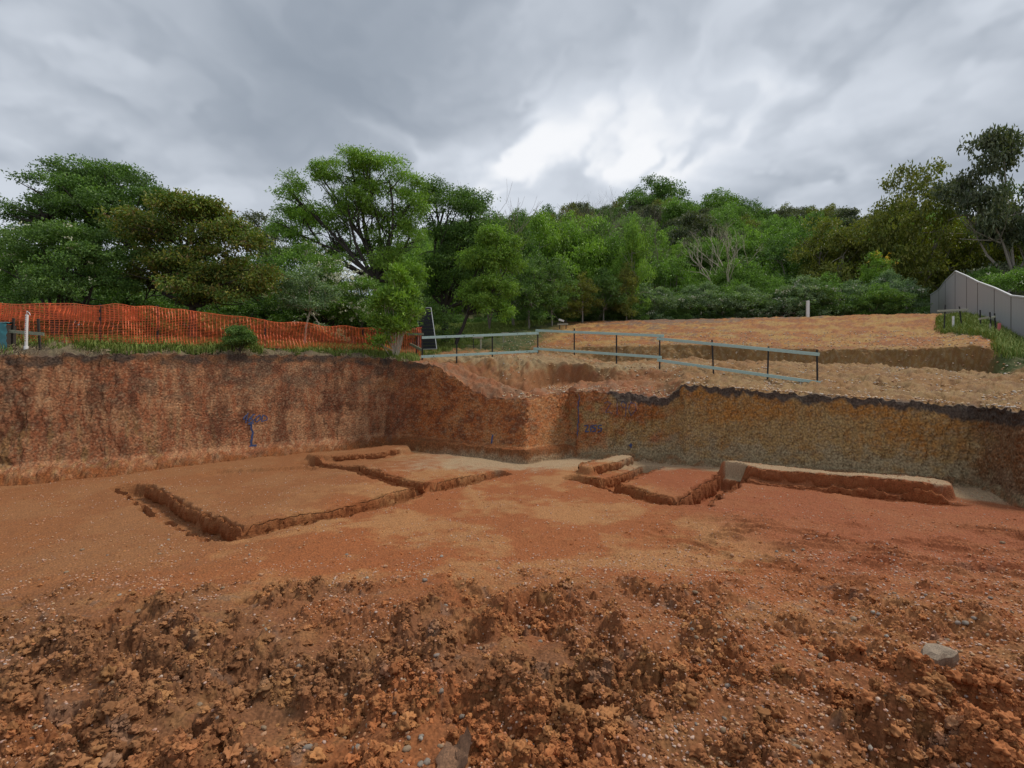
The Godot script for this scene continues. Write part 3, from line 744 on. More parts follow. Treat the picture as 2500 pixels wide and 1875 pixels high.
func build_stones() -> void:
	# crumbs and clods of turned soil
	var kinds := []
	for k in 3: kinds.append(lump_mesh(1, 0.62, k, true))
	kinds.append(lump_mesh(4, 0.75, 3))
	for k in 4:
		var places := []
		var tints := PackedColorArray()
		var tries := 0
		while places.size() < (24000 if k < 3 else 2000) and tries < 400000:
			tries += 1
			var d := 1.6 * pow(6.2, pow(rng.randf(), 1.35))
			var x := rng.randf_range(-1.35, 1.35) * d
			var m := churn(x, d)
			var patch := smoothstep(-0.05, 0.45, fbm.get_noise_2d(x * 1.9 + 40.0, d * 1.9))
			if rng.randf() > (0.12 + 0.88 * m) * (0.25 + patch): continue
			var smear := smoothstep(0.06, 0.26, fbm.get_noise_2d(x * 1.15 - 70.0, d * 1.15 + 11.0))
			if rng.randf() < smear * 0.85: continue
			var r := 0.003 + 0.015 * pow(rng.randf(), 5.0) * (0.4 + 0.6 * m)
			if k == 3: r = rng.randf_range(0.012, 0.034) * (0.5 + 0.5 * m)
			var b := Basis(on_ball(), rng.randf() * TAU).scaled(Vector3(r, r * rng.randf_range(0.6, 0.95), r * rng.randf_range(0.75, 1.2)))
			places.append(Transform3D(b, Vector3(x, floor_level(x, d) + r * 0.3, -d)))
			tints.append(floor_colour(x, d).lerp(OCHRE, 0.3 * rng.randf() * rng.randf()) * rng.randf_range(0.6, 1.12))
		scatter("soil_clods", "crumbly red-brown clods of turned soil strewn over the pit floor", "soil", kinds[k], M.clod, places, tints)
	# grit
	var stones := []
	for k in 5: stones.append(lump_mesh(0 if k < 3 else 1, 0.28, 20 + k))
	var colours := [Color(0.62, 0.56, 0.47), Color(0.5, 0.47, 0.43), Color(0.55, 0.41, 0.25), Color(0.45, 0.28, 0.17), Color(0.36, 0.35, 0.36), Color(0.72, 0.67, 0.6)]
	for k in 3:
		var places := []
		var tints := PackedColorArray()
		while places.size() < 9000:
			var d := 1.7 * pow(7.6, pow(rng.randf(), 0.8))
			var x := rng.randf_range(-1.3, 1.3) * d
			if d > line_at(0, x / d).x - 0.1: continue
			var patch := smoothstep(-0.2, 0.5, fbm.get_noise_2d(x * 0.9 - 20.0, d * 0.9))
			if x > 0.4 and d < 5.5: patch = maxf(patch, 0.9)
			elif d > 5.0: patch *= 0.5
			if rng.randf() > 0.08 + 0.92 * patch: continue
			var r := 0.003 + 0.008 * pow(rng.randf(), 2.5) + 0.0005 * d
			var b := Basis(Vector3.UP, rng.randf() * TAU) * Basis(Vector3.RIGHT, rng.randf_range(-0.5, 0.5)) * Basis.from_scale(Vector3(r, r * 0.62, r * rng.randf_range(0.65, 1.0)))
			places.append(Transform3D(b, Vector3(x, floor_level(x, d) + r * 0.25, -d)))
			tints.append(colours[rng.randi() % 4].lerp(RED, 0.25 + 0.6 * rng.randf()))
		scatter("gravel", "fine pale gravel and grit sprinkled over the red clay", "gravel", stones[k], M.clod, places, tints)
	# gravel on the terrace
	var terrace := []
	var terrace_tints := PackedColorArray()
	while terrace.size() < 7000:
		var t := rng.randf_range(-0.02, 1.02)
		var near := line_at(3, t).x
		var d := lerpf(near + 0.1, line_at(10, t).x, pow(rng.randf(), 1.5))
		var r := rng.randf_range(0.012, 0.035)
		terrace.append(Transform3D(Basis(on_ball(), rng.randf() * TAU).scaled(Vector3(r, r * 0.7, r)), Vector3(t * d, upper_level(t * d, d) + 0.02, -d)))
		terrace_tints.append(colours[rng.randi() % 4].lerp(OCHRE, rng.randf() * 0.7))
	scatter("terrace_gravel", "pale gravel lying over the ochre terrace above the cut", "gravel", stones[1], M.clod, terrace, terrace_tints)
	# pebbles one can pick out
	var looks := [["white", "small whitish rounded pebble lying on the red clay floor", 5], ["grey", "smooth mid-grey pebble lying among crumbs of turned soil", 1], ["buff", "buff rounded pebble half sunk in the turned red soil", 2], ["dark", "dark grey pebble lying among crumbs of turned soil", 4], ["brown", "rusty brown rounded pebble half sunk in the turned soil", 3]]
	for k in 285:
		var look: Array = looks[[0, 1, 1, 2, 2, 4, 2, 3, 4, 2][rng.randi() % 10]]
		var t := rng.randf_range(-1.02, 1.02)
		var d := 1.95 * pow(3.6, pow(rng.randf(), 1.25))
		if rng.randf() < 0.35:
			t = rng.randf_range(0.35, 1.0)
			d = rng.randf_range(2.2, 4.2)
		elif rng.randf() < 0.2:
			t = rng.randf_range(-0.5, -0.1)
			d = rng.randf_range(2.1, 3.0)
		var x := t * d
		var r := rng.randf_range(0.007, 0.0135) * (1.0 + 0.12 * d) * (1.35 if rng.randf() < 0.15 else 1.0)
		var o := part(self, "pebble", stones[rng.randi() % 5], M["stone_" + look[0]])
		o.transform = Transform3D(Basis(Vector3.UP, rng.randf() * TAU) * Basis(Vector3.RIGHT, rng.randf_range(-0.4, 0.4)) * Basis.from_scale(Vector3(r * 1.15, r * 0.68, r * rng.randf_range(0.65, 0.95))), Vector3(x, floor_level(x, d) + r * 0.22, -d))
		tag(o, look[1], "pebble", look[0] + " pebbles on the pit floor")
	# the flat grey rock
	var p := Vector2(2.62, 3.07)
	var rock := Shape.new()
	var outline := [Vector2(-0.19, -0.02), Vector2(-0.13, 0.09), Vector2(-0.02, 0.07), Vector2(0.06, 0.09), Vector2(0.17, 0.05), Vector2(0.18, -0.05), Vector2(0.10, -0.13), Vector2(-0.02, -0.15), Vector2(-0.11, -0.1)]
	var nn := outline.size()
	for ring in 4:
		for q in outline:
			var g: float = [1.0, 1.05, 0.96, 0.55][ring]
			var hh: float = [-0.05, 0.03, 0.075, 0.095][ring]
			rock.put(Vector3(q.x * g, hh + 0.014 * simple.get_noise_2d(q.x * 30.0, q.y * 30.0 + ring), q.y * g))
	var top := rock.put(Vector3(0.01, 0.088, 0))
	for ring in 3:
		for i in nn:
			var a := ring * nn + i
			var b := ring * nn + (i + 1) % nn
			rock.idx.append_array(PackedInt32Array([a, a + nn, b + nn, a, b + nn, b]))
	for i in nn: rock.idx.append_array(PackedInt32Array([3 * nn + i, top, 3 * nn + (i + 1) % nn]))
	var stone := part(self, "flat_rock", rock.done(), M.rock)
	stone.transform = Transform3D(Basis(Vector3.UP, 0.15) * Basis(Vector3.RIGHT, 0.22) * Basis(Vector3.FORWARD, -0.1) * Basis.from_scale(Vector3(0.58, 0.7, 0.58)), Vector3(p.x, floor_level(p.x, p.y) + 0.02, -p.y))
	tag(stone, "large flat speckled grey rock lying alone on gravelly soil", "rock")
	# a curled slab of dried clay with a root in it
	var cx := -0.245
	var cd := 2.08
	var slab := thing("clay_slab", "curled slab of dried tan clay lying in the turned soil", "clay", Vector3(cx, floor_level(cx, cd) - 0.01, -cd))
	var cl := Shape.new()
	for i in 9:
		for j in 7:
			var a := lerpf(-1.0, 1.0, i / 8.0)
			var b := lerpf(-1.0, 1.0, j / 6.0)
			var wv := sqrt(maxf(0.0, 1.0 - b * b * 0.55))
			cl.put(Vector3(a * 0.075 * wv + 0.012 * simple.get_noise_2d(a * 2.0, b * 2.0), 0.03 + 0.03 * absf(a) * (1.0 + a) + 0.03 * fbm.get_noise_2d(a * 1.5, b * 1.5) - 0.02 * b, b * 0.1))
	for i in 8:
		for j in 6:
			var a := i * 7 + j
			cl.idx.append_array(PackedInt32Array([a, a + 8, a + 7, a, a + 1, a + 8]))
	for i in 9:
		var e := cl.put(cl.v[i * 7 + 6] + Vector3(0, -0.09, 0.01))
		if i: cl.idx.append_array(PackedInt32Array([(i - 1) * 7 + 6, e - 1, e, (i - 1) * 7 + 6, e, i * 7 + 6]))
	part(slab, "clay", cl.done(true), M.clay)
	var chip := part(self, "white_shell", lump_mesh(2, 0.35, 77), M.stone_white)
	chip.transform = Transform3D(Basis(Vector3.UP, 0.4) * Basis(Vector3.RIGHT, 0.8) * Basis.from_scale(Vector3(0.018, 0.007, 0.03)), Vector3(-0.028, floor_level(-0.028, 2.03) + 0.012, -2.03))
	tag(chip, "thin white curved fragment standing in the wet clay beside a pressed smooth patch", "fragment")

# ---------------------------------------------------------------- site objects

func star_picket(parent: Node, foot: Vector3, head: Vector3, called := "post", material: Material = null) -> void:
	var s := Shape.new()
	var up := (head - foot).normalized()
	for k in 3:
		var a := TAU * k / 3.0 + 0.5
		var out := Vector3(cos(a), 0, sin(a))
		s.bar(foot + out * 0.013, head + out * 0.013, 0.009, 0.03, out)
	part(parent, called, s.done(), material if material else M.picket)

func rail_section(label: String, data: Array) -> void:
	var a: Vector3 = data[1][0]
	var base := Vector3(a.x, data[2][0][1].y, a.z)
	var o := thing("profile_rail", label, "railing", base, "treated timber profile rails along the cut edge")
	for k in 2:
		var s := Shape.new()
		var from: Vector3 = data[k][0] - base
		var to: Vector3 = data[k][1] - base
		s.bar(from, to, 0.035, 0.092, Vector3.UP, 0.004)
		var board := part(o, "board", s.done(), M.treated)
		var nails := Shape.new()
		for n in 5:
			var q := from.lerp(to, rng.randf_range(0.04, 0.96)) + Vector3(0, rng.randf_range(-0.02, 0.02), 0.0195)
			nails.bar(q, q + Vector3(rng.randf_range(0.03, 0.05), 0, 0), 0.003, 0.02)
		part(board, "knot", nails.done(), M.knot)
	for p in data[2]: star_picket(o, p[1] - base - Vector3(0, 0.2, 0), p[0] - base)

func stake(parent: Node, called: String, foot: Vector3, head: Vector3, wide: float, material: Material) -> void:
	var s := Shape.new()
	s.bar(foot, head, wide, wide * 0.7, Vector3(0, 0.1, 1), wide * 0.08)
	part(parent, called, s.done(), material)

func beam(parent: Node, called: String, a: Vector3, b: Vector3, thick: float, high: float, material: Material) -> void:
	var s := Shape.new()
	s.bar(a, b, thick, high, Vector3.UP, 0.003)
	part(parent, called, s.done(), material)

func paint(called: String, strokes: Array, width: float, bank: Node) -> void:
	var s := Shape.new()
	for st in strokes:
		var pts := []
		for i in st.size() - 1:
			var a: Vector2 = st[i]
			var b: Vector2 = st[i + 1]
			var n := maxi(2, int(a.distance_to(b) * 90.0) + 2)
			for k in n + (1 if i == st.size() - 2 else 0):
				var q := a.lerp(b, float(k) / n)
				var w := face_point(q.x, q.y)
				pts.append(w - (w - Vector3(0, 2.1, 0)).normalized() * 0.035)
		for i in pts.size() - 1:
			var p: Vector3 = pts[i]
			var q: Vector3 = pts[i + 1]
			var d := (q - p).normalized()
			var side := d.cross(Vector3(-p.x, 0, -p.z).normalized()).normalized() * width * 0.5
			p -= d * width * 0.25
			q += d * width * 0.25
			s.quad(p - side * rng.randf_range(0.7, 1.1), q - side * rng.randf_range(0.7, 1.1), q + side * rng.randf_range(0.7, 1.1), p + side * rng.randf_range(0.7, 1.1))
	part(bank, called, s.done(), M.spray)

func along(line: Array, s: float) -> Vector3:
	var f := clampf(s, 0.0, 0.99999) * (line.size() - 1)
	var i := int(f)
	return line[i].lerp(line[i + 1], f - i)

const NET_FOOT := [Vector3(-14.334, 3.158, -11.600), Vector3(-13.478, 3.163, -12.200), Vector3(-12.889, 3.167, -12.600), Vector3(-11.702, 3.180, -13.000), Vector3(-10.417, 3.202, -13.400), Vector3(-9.851, 3.220, -13.900), Vector3(-9.200, 3.229, -14.600), Vector3(-8.245, 3.261, -15.500), Vector3(-7.381, 3.274, -16.400), Vector3(-6.481, 3.288, -17.600), Vector3(-5.356, 3.255, -18.700), Vector3(-4.468, 3.241, -19.500), Vector3(-3.583, 3.232, -19.900)]
const NET_HEAD := [Vector3(-14.334, 3.994, -11.600), Vector3(-13.478, 4.082, -12.200), Vector3(-12.889, 4.126, -12.600), Vector3(-11.702, 4.169, -13.000), Vector3(-10.417, 4.211, -13.400), Vector3(-9.851, 4.267, -13.900), Vector3(-9.200, 4.197, -14.600), Vector3(-8.245, 4.148, -15.500), Vector3(-7.381, 4.120, -16.400), Vector3(-6.481, 4.152, -17.600), Vector3(-5.356, 4.189, -18.700), Vector3(-4.468, 4.246, -19.500), Vector3(-3.583, 4.355, -19.900)]

func net_point(s: float, h: float) -> Vector3:
	var a := along(NET_FOOT, s)
	var b := along(NET_HEAD, s)
	var p := a.lerp(b, h)
	var t := along(NET_FOOT, s + 0.01) - a
	var out := Vector3(-t.z, 0, t.x).normalized()
	var fold := 0.07 * fbm.get_noise_2d(s * 14.0, h * 1.5) + 0.04 * sin(h * PI * 2.2 + s * 21.0 + fbm.get_noise_2d(s * 9.0, 3.0) * 2.0) * smoothstep(0.0, 0.3, s) + 0.015 * simple.get_noise_2d(s * 70.0, h * 5.0)
	p += out * fold
	p.y += 0.03 * simple.get_noise_2d(s * 12.0, h * 1.2) * (0.3 + h)
	return p

func build_net() -> void:
	var base: Vector3 = NET_FOOT[2]
	var o := thing("barrier_net", "sagging orange plastic mesh safety barrier along the grassy bank", "barrier", base)
	var s := Shape.new()
	var columns := 150
	for i in columns + 1:
		var q := float(i) / columns
		for k in 24:
			var a := net_point(q, k / 24.0) - base
			var b := net_point(q, (k + 1) / 24.0) - base
			var w := (net_point(q + 0.001, k / 24.0) - base - a).normalized() * 0.009
			s.quad(a - w, b - w, b + w, a + w)
	for k in 25:
		var edge := 0.011 if k == 0 or k == 24 else 0.0062
		for i in 420:
			var a := net_point(i / 420.0, k / 24.0) - base
			var b := net_point((i + 1) / 420.0, k / 24.0) - base
			s.quad(a - Vector3(0, edge, 0), a + Vector3(0, edge, 0), b + Vector3(0, edge, 0), b - Vector3(0, edge, 0))
	part(o, "mesh_net", s.done(), M.orange)
	# the upper part is folded back over itself at one end
	var flap := Shape.new()
	for i in 60:
		var q := i / 60.0 * 0.38
		for k in 9:
			var a := net_point(q, 0.62 + k / 24.0) - base + Vector3(0.02, -0.012, -0.07)
			var b := net_point(q, 0.62 + (k + 1) / 24.0) - base + Vector3(0.02, -0.012, -0.07)
			var w := (net_point(q + 0.001, 0.62) - net_point(q, 0.62)).normalized() * 0.012
			flap.quad(a - w, b - w, b + w, a + w)
			var c := net_point((i + 1) / 60.0 * 0.38, 0.62 + k / 24.0) - base + Vector3(0.02, -0.012, -0.07)
			flap.quad(a - Vector3(0, 0.009, 0), a + Vector3(0, 0.009, 0), c + Vector3(0, 0.009, 0), c - Vector3(0, 0.009, 0))
	part(o, "folded_flap", flap.done(), M.orange)
	for q in [0.02, 0.3, 0.415, 0.62, 0.82, 0.985]:
		star_picket(o, along(NET_FOOT, q) - base + Vector3(0, -0.4, -0.05), along(NET_HEAD, q) - base + Vector3(0, 0.03, -0.05))

const FENCE_HEAD := [Vector3(32.115, 8.935, -38.400), Vector3(30.812, 8.939, -36.100), Vector3(29.378, 9.105, -33.900), Vector3(27.651, 9.134, -31.200), Vector3(26.275, 8.332, -28.900), Vector3(24.772, 7.531, -26.600), Vector3(23.348, 6.744, -24.200), Vector3(21.964, 5.980, -22.000), Vector3(20.578, 5.495, -19.800), Vector3(19.227, 5.060, -17.600), Vector3(17.779, 4.598, -15.300)]
const FENCE_FOOT := [Vector3(32.115, 6.171, -38.400), Vector3(30.812, 5.950, -36.100), Vector3(29.378, 5.807, -33.900), Vector3(27.651, 5.695, -31.200), Vector3(26.275, 5.507, -28.900), Vector3(24.772, 5.330, -26.600), Vector3(23.348, 4.894, -24.200), Vector3(21.964, 4.130, -22.000), Vector3(20.578, 3.645, -19.800), Vector3(19.227, 3.210, -17.600), Vector3(17.779, 2.748, -15.300)]

func build_fence() -> void:
	var base: Vector3 = FENCE_FOOT[7]
	var o := thing("steel_fence", "grey sheet steel boundary fence with a pale capping rail", "fence", base)
	for i in FENCE_HEAD.size():
		var s := Shape.new()
		var a: Vector3 = FENCE_FOOT[i] - base
		var b: Vector3 = FENCE_HEAD[i] - base
		s.bar(a - Vector3(0, 0.4, 0), b - Vector3(0, 0.03, 0), 0.05, 0.09, Vector3(0.53, 0, -0.87), 0.004)
		part(o, "post", s.done(), M.fence_post)
		if i == FENCE_HEAD.size() - 1: break
		var c: Vector3 = FENCE_FOOT[i + 1] - base
		var d: Vector3 = FENCE_HEAD[i + 1] - base
		var sheet := Shape.new()
		var n := (d - b).cross(Vector3.UP).normalized()
		if n.x > 0: n = -n
		var ribs := 24
		for k in ribs:
			var s0 := lerpf(0.02, 0.98, float(k) / ribs)
			var s1 := lerpf(0.02, 0.98, float(k + 1) / ribs)
			var o0: Vector3 = n * (0.018 if k % 2 == 0 else 0.004)
			var o1: Vector3 = n * (0.004 if k % 2 == 0 else 0.018)
			sheet.quad(a.lerp(c, s0) + o0 - Vector3(0, 0.15, 0), b.lerp(d, s0) + o0, b.lerp(d, s1) + o1, a.lerp(c, s1) + o1 - Vector3(0, 0.15, 0))
		part(o, "panel", sheet.done(), M.fence_sheet)
		var rail := Shape.new()
		rail.bar(b, d, 0.075, 0.07, Vector3.UP, 0.006)
		part(o, "capping_rail", rail.done(), M.fence_rail)

# a broken earth side of a trench (or of a raised rib): foot, face, lip and a little of the ground behind
func earth_side(s: Array, side: float, rib: bool, others: Array, host: Node) -> void:
	var a: Vector2 = s[0]
	var b: Vector2 = s[1]
	var along_dir := (b - a).normalized()
	var out := Vector2(-along_dir.y, along_dir.x) * side
	var half: float = s[2]
	var n := int(a.distance_to(b) / 0.022)
	var rows := []
	var tints := []
	var offs := [0.13, 0.03, 0.0, -0.01, -0.012, -0.008, 0.0, 0.012, 0.03, 0.16]      # away from the dug side
	var ups := [-0.02, 0.012, 0.15, 0.35, 0.55, 0.75, 0.9, 0.98, 1.0, 1.0]
	var start := 0
	for i in 10:
		rows.append(PackedVector3Array())
		tints.append(PackedColorArray())
	for j in n + 1:
		var p := a.lerp(b, float(j) / n)
		var wob := 0.045 * simple.get_noise_2d(p.x * 1.9, p.y * 1.9) + 0.03 * fbm.get_noise_2d(p.x * 5.0, p.y * 5.0)
		var open := false
		for q in others:
			if q != s and off_segment(p + out * (half + 0.05), q[0], q[1]) < q[2] - 0.02: open = true
		var sg := -1.0 if rib else 1.0
		var low_at := p + out * (half - sg * 0.08)
		var top_at := p + out * (half + sg * 0.17)
		var low := floor_level(low_at.x, low_at.y)
		var top := floor_level(top_at.x, top_at.y)
		if open or j == n or top - low < 0.03:
			if rows[0].size() > 4: part(host, "trench_side", grid(rows, rows[0].size(), tints), M.soil)
			for i in 10:
				rows[i] = PackedVector3Array()
				tints[i] = PackedColorArray()
			continue
		for i in 10:
			var o: float = half + sg * ((-0.13 if i == 0 else offs[i]) - wob * (0.0 if i == 0 or i == 9 else 1.0))
			var y: float = lerpf(low, top, ups[i])
			var w := sin(PI * clampf((i - 0.5) / 8.0, 0.0, 1.0))
			var q := p + out * o
			var rough := fbm.get_noise_3d(q.x * 7.0, y * 9.0, q.y * 7.0) * 0.034 * w + simple.get_noise_3d(q.x * 24.0, y * 30.0, q.y * 24.0) * 0.014 * w
			q += out * rough
			if i >= 8: y = floor_level(q.x, q.y) + (0.012 if i == 8 else 0.002)
			if i == 9: y = maxf(y, top) - 0.006
			rows[i].append(Vector3(q.x, y + 0.5 * rough, -q.y))
			var c := floor_colour(q.x, q.y, y)
			c = c.lerp(RED, 0.4 + 0.3 * simple.get_noise_3d(q.x * 5.0, y * 5.0, q.y * 5.0))
			tints[i].append(c)
	return

func build_trench_sides() -> void:
	var host := get_node("pit_floor")
	for s in TRENCHES:
		if s[3] < 0.11: continue
		for side in [-1.0, 1.0]: earth_side(s, side, false, TRENCHES, host)
	for s in RIDGES:
		for side in [-1.0, 1.0]: earth_side(s, side, true, [], host)

func build_sky() -> ImageTexture:
	var w := 1536
	var h := 768
	var f := FastNoiseLite.new()
	f.noise_type = FastNoiseLite.TYPE_SIMPLEX_SMOOTH
	f.fractal_octaves = 6
	f.fractal_gain = 0.5
	f.frequency = 1.0
	f.seed = 21
	var data := PackedFloat32Array()
	data.resize(w * h * 3)
	# thick and thin places of the cloud deck: azimuth, elevation (degrees), spreads, thickness
	var places := [[2.5, 24.3, 8.0, 2.8, 0.4], [13.0, 25.0, 12.0, 3.4, 0.36], [4.0, 28.5, 5.0, 3.0, 0.26], [13.0, 30.5, 2.6, 5.0, 0.22], [24.0, 25.0, 10.0, 3.5, 0.16],
		[-25.0, 31.0, 9.0, 8.0, -0.30], [-10.0, 33.0, 10.0, 6.0, -0.26], [-43.0, 27.0, 11.0, 9.0, 0.26], [20.0, 33.0, 6.0, 4.0, -0.18], [27.0, 36.0, 6.0, 5.0, -0.2], [38.0, 23.0, 10.0, 8.0, 0.24], [-14.0, 23.0, 9.0, 4.0, -0.12], [11.0, 20.0, 8.0, 1.6, -0.22]]
	for r in h:
		var el := PI / 2.0 - (r + 0.5) / h * PI
		if el < -0.06: continue
		for q in w:
			var az := (q + 0.5) / w * TAU
			if az > PI: az -= TAU
			var dir := Vector3(sin(az) * cos(el), maxf(sin(el), 0.0), -cos(az) * cos(el))
			var k := 1.0 / (dir.y + 0.24)
			var px := dir.x * k
			var pz := dir.z * k
			var warp := f.get_noise_2d(px * 1.1 + 30.0, pz * 1.1)
			var n := f.get_noise_2d(px * 0.9 + warp * 0.5, pz * 0.9 + 8.0 + warp * 0.4)
			var fine := f.get_noise_2d(px * 2.8 + n, pz * 2.8 - 5.0)
			var thin := 0.46 + n * 1.0 + fine * 0.24
			var ad := rad_to_deg(az) + n * 6.0 + fine * 4.0
			var ed := rad_to_deg(el) + warp * 3.5 + fine * 2.6
			if absf(ad) < 75.0:
				for s in places:
					var u: float = (ad - s[0]) / s[2]
					var v: float = (ed - s[1]) / s[3]
					var g := u * u + v * v
					if g < 9.0: thin += s[4] * exp(-g) * (1.0 + 1.3 * fine)
			var c := Color(0.18, 0.21, 0.254).lerp(Color(0.49, 0.523, 0.575), 1.0 / (1.0 + exp(-(thin - 0.42) * 3.4)))
			c = c.lerp(Color(0.61, 0.62, 0.64), smoothstep(0.75, 1.5, thin))
			c = c.lerp(Color(0.365, 0.4, 0.455), 0.55 * (1.0 - smoothstep(0.0, 0.32, el)))
			var at := (r * w + q) * 3
			data[at] = c.r
			data[at + 1] = c.g
			data[at + 2] = c.b
	return ImageTexture.create_from_image(Image.create_from_data(w, h, false, Image.FORMAT_RGBF, data.to_byte_array()))

func _ready() -> void:
	# camera
	var cam := Camera3D.new()
	cam.name = "camera"
	cam.position = Vector3(0, 2.1, 0)
	cam.fov = 75.0
	cam.near = 0.05
	cam.far = 6000.0
	cam.current = true
	add_child(cam)
	# noises
	for f in [fbm, ridged, simple, cells]:
		f.frequency = 1.0
		f.seed = 5
		f.noise_type = FastNoiseLite.TYPE_SIMPLEX
		f.fractal_octaves = 3
	fbm.fractal_type = FastNoiseLite.FRACTAL_FBM
	ridged.fractal_type = FastNoiseLite.FRACTAL_RIDGED
	simple.fractal_type = FastNoiseLite.FRACTAL_NONE
	cells.noise_type = FastNoiseLite.TYPE_CELLULAR
	cells.fractal_type = FastNoiseLite.FRACTAL_NONE
	cells.cellular_return_type = FastNoiseLite.RETURN_DISTANCE
	gaps.frequency = 1.0
	gaps.seed = 9
	gaps.noise_type = FastNoiseLite.TYPE_CELLULAR
	gaps.fractal_type = FastNoiseLite.FRACTAL_NONE
	gaps.cellular_return_type = FastNoiseLite.RETURN_DISTANCE2_SUB
	rng.seed = 11
	read_survey()
	# sky, sun behind thin cloud, exposure
	var env := Environment.new()
	env.background_mode = Environment.BG_SKY
	env.tonemap_mode = Environment.TONE_MAPPER_LINEAR
	env.tonemap_exposure = 1.52
	env.sdfgi_enabled = true
	env.ssao_enabled = true
	env.ssil_enabled = true
	var sky := Sky.new()
	var deck := PanoramaSkyMaterial.new()
	deck.panorama = build_sky()
	sky.sky_material = deck
	env.sky = sky
	var around := WorldEnvironment.new()
	around.name = "surroundings"
	around.environment = env
	add_child(around)
	var sun := DirectionalLight3D.new()
	sun.name = "sun"
	sun.light_energy = 0.5
	sun.light_color = Color(1.0, 0.965, 0.91)
	sun.light_angular_distance = 12.0
	sun.shadow_enabled = true
	sun.rotation_degrees = Vector3(-56, 108, 0)
	add_child(sun)
	print("sky ", Time.get_ticks_msec())
	# materials
	var grit := noise_picture(0.05, 0.42, 1.0, FastNoiseLite.TYPE_SIMPLEX, 4, 31)
	var chips := noise_picture(0.045, 0.0, 1.0, FastNoiseLite.TYPE_SIMPLEX, 4, 44)
	var grain := noise_picture(0.035, 0.6, 1.0, FastNoiseLite.TYPE_SIMPLEX, 5, 3)
	var relief := noise_picture(0.03, 0.0, 1.0, FastNoiseLite.TYPE_CELLULAR, 4, 8)
	M.soil = mat(Color.WHITE, 0.88, {"vertex_color_use_as_albedo": true, "albedo_texture": grain, "uv1_triplanar": true, "uv1_world_triplanar": true, "uv1_scale": Vector3(1.9, 1.9, 1.9), "heightmap_enabled": true, "heightmap_texture": relief, "heightmap_scale": 1.1, "metallic_specular": 0.35})
	M.face = mat(Color.WHITE, 0.92, {"vertex_color_use_as_albedo": true, "albedo_texture": grit, "uv1_triplanar": true, "uv1_world_triplanar": true, "uv1_scale": Vector3(0.71, 0.47, 0.71), "heightmap_enabled": true, "heightmap_texture": chips, "heightmap_scale": 1.5, "metallic_specular": 0.3})
	M.plain = mat(Color(0.16, 0.15, 0.07), 0.95)
	build_land()
	print("land ", Time.get_ticks_msec())
	# ---- more materials
	M.bark = mat(Color(0.05, 0.04, 0.033), 0.95)
	M.pale_bark = mat(Color(0.5, 0.43, 0.34), 0.9)
	M.grey_bark = mat(Color(0.27, 0.235, 0.205), 0.9)
	M.twig = mat(Color(0.23, 0.185, 0.16), 0.95)
	M.leaf = mat(Color.WHITE, 0.5, {"vertex_color_use_as_albedo": true, "backlight_enabled": true, "backlight": Color(0.75, 0.8, 0.35), "metallic_specular": 0.45})
	M.dull_leaf = mat(Color.WHITE, 0.7, {"vertex_color_use_as_albedo": true, "backlight_enabled": true, "backlight": Color(0.4, 0.42, 0.25), "metallic_specular": 0.25})
	M.petal = mat(Color.WHITE, 0.6, {"vertex_color_use_as_albedo": true, "backlight_enabled": true, "backlight": Color(0.3, 0.3, 0.28)})
	M.grass = mat(Color.WHITE, 0.7, {"vertex_color_use_as_albedo": true, "backlight_enabled": true, "backlight": Color(0.4, 0.45, 0.2), "metallic_specular": 0.3})
	M.clod = mat(Color.WHITE, 0.92, {"vertex_color_use_as_albedo": true, "metallic_specular": 0.3})
	var speckle := noise_picture(0.06, 0.45, 1.0, FastNoiseLite.TYPE_VALUE, 3, 12)
	var rough_look := {"albedo_texture": speckle, "uv1_triplanar": true, "uv1_scale": Vector3(6, 6, 6)}
	M.rock = mat(Color(0.5, 0.38, 0.27), 0.9, rough_look)
	M.stone_white = mat(Color(0.6, 0.53, 0.44), 0.75, rough_look)
	M.stone_grey = mat(Color(0.43, 0.36, 0.29), 0.8, rough_look)
	M.stone_buff = mat(Color(0.5, 0.345, 0.21), 0.8, rough_look)
	M.stone_dark = mat(Color(0.24, 0.19, 0.155), 0.85)
	M.stone_brown = mat(Color(0.4, 0.22, 0.12), 0.85)
	M.clay = mat(Color(0.37, 0.19, 0.1), 0.9, rough_look)
	M.straw = mat(Color(0.55, 0.42, 0.24), 0.85)
	M.dry = mat(Color(0.3, 0.235, 0.14), 0.9)
	M.picket = mat(Color(0.022, 0.02, 0.02), 0.6)
	M.knot = mat(Color(0.1, 0.09, 0.07), 0.9)
	var wood := noise_picture(0.02, 0.78, 1.0, FastNoiseLite.TYPE_SIMPLEX, 4, 5)
	M.treated = mat(Color(0.52, 0.72, 0.67), 0.75, {"albedo_texture": wood, "uv1_triplanar": true, "uv1_scale": Vector3(0.7, 5, 5)})
	M.pale_wood = mat(Color(0.5, 0.47, 0.36), 0.8, {"albedo_texture": wood, "uv1_triplanar": true, "uv1_scale": Vector3(0.9, 5, 5)})
	M.green_wood = mat(Color(0.33, 0.36, 0.26), 0.8, {"albedo_texture": wood, "uv1_triplanar": true, "uv1_scale": Vector3(0.9, 5, 5)})
	M.orange = mat(Color(0.84, 0.15, 0.038), 0.5, {"backlight_enabled": true, "backlight": Color(0.7, 0.5, 0.4)})
	M.fence_sheet = mat(Color(0.47, 0.45, 0.455), 0.55)
	M.fence_post = mat(Color(0.12, 0.105, 0.1), 0.6)
	M.fence_rail = mat(Color(0.6, 0.6, 0.61), 0.5)
	M.spray = mat(Color(0.045, 0.07, 0.17), 0.8)
	M.pvc = mat(Color(0.78, 0.77, 0.75), 0.4)
	M.print = mat(Color(0.35, 0.09, 0.07), 0.6)
	M.pink = mat(Color(0.75, 0.2, 0.19), 0.6)
	M.tarp = mat(Color(0.02, 0.15, 0.17), 0.45)
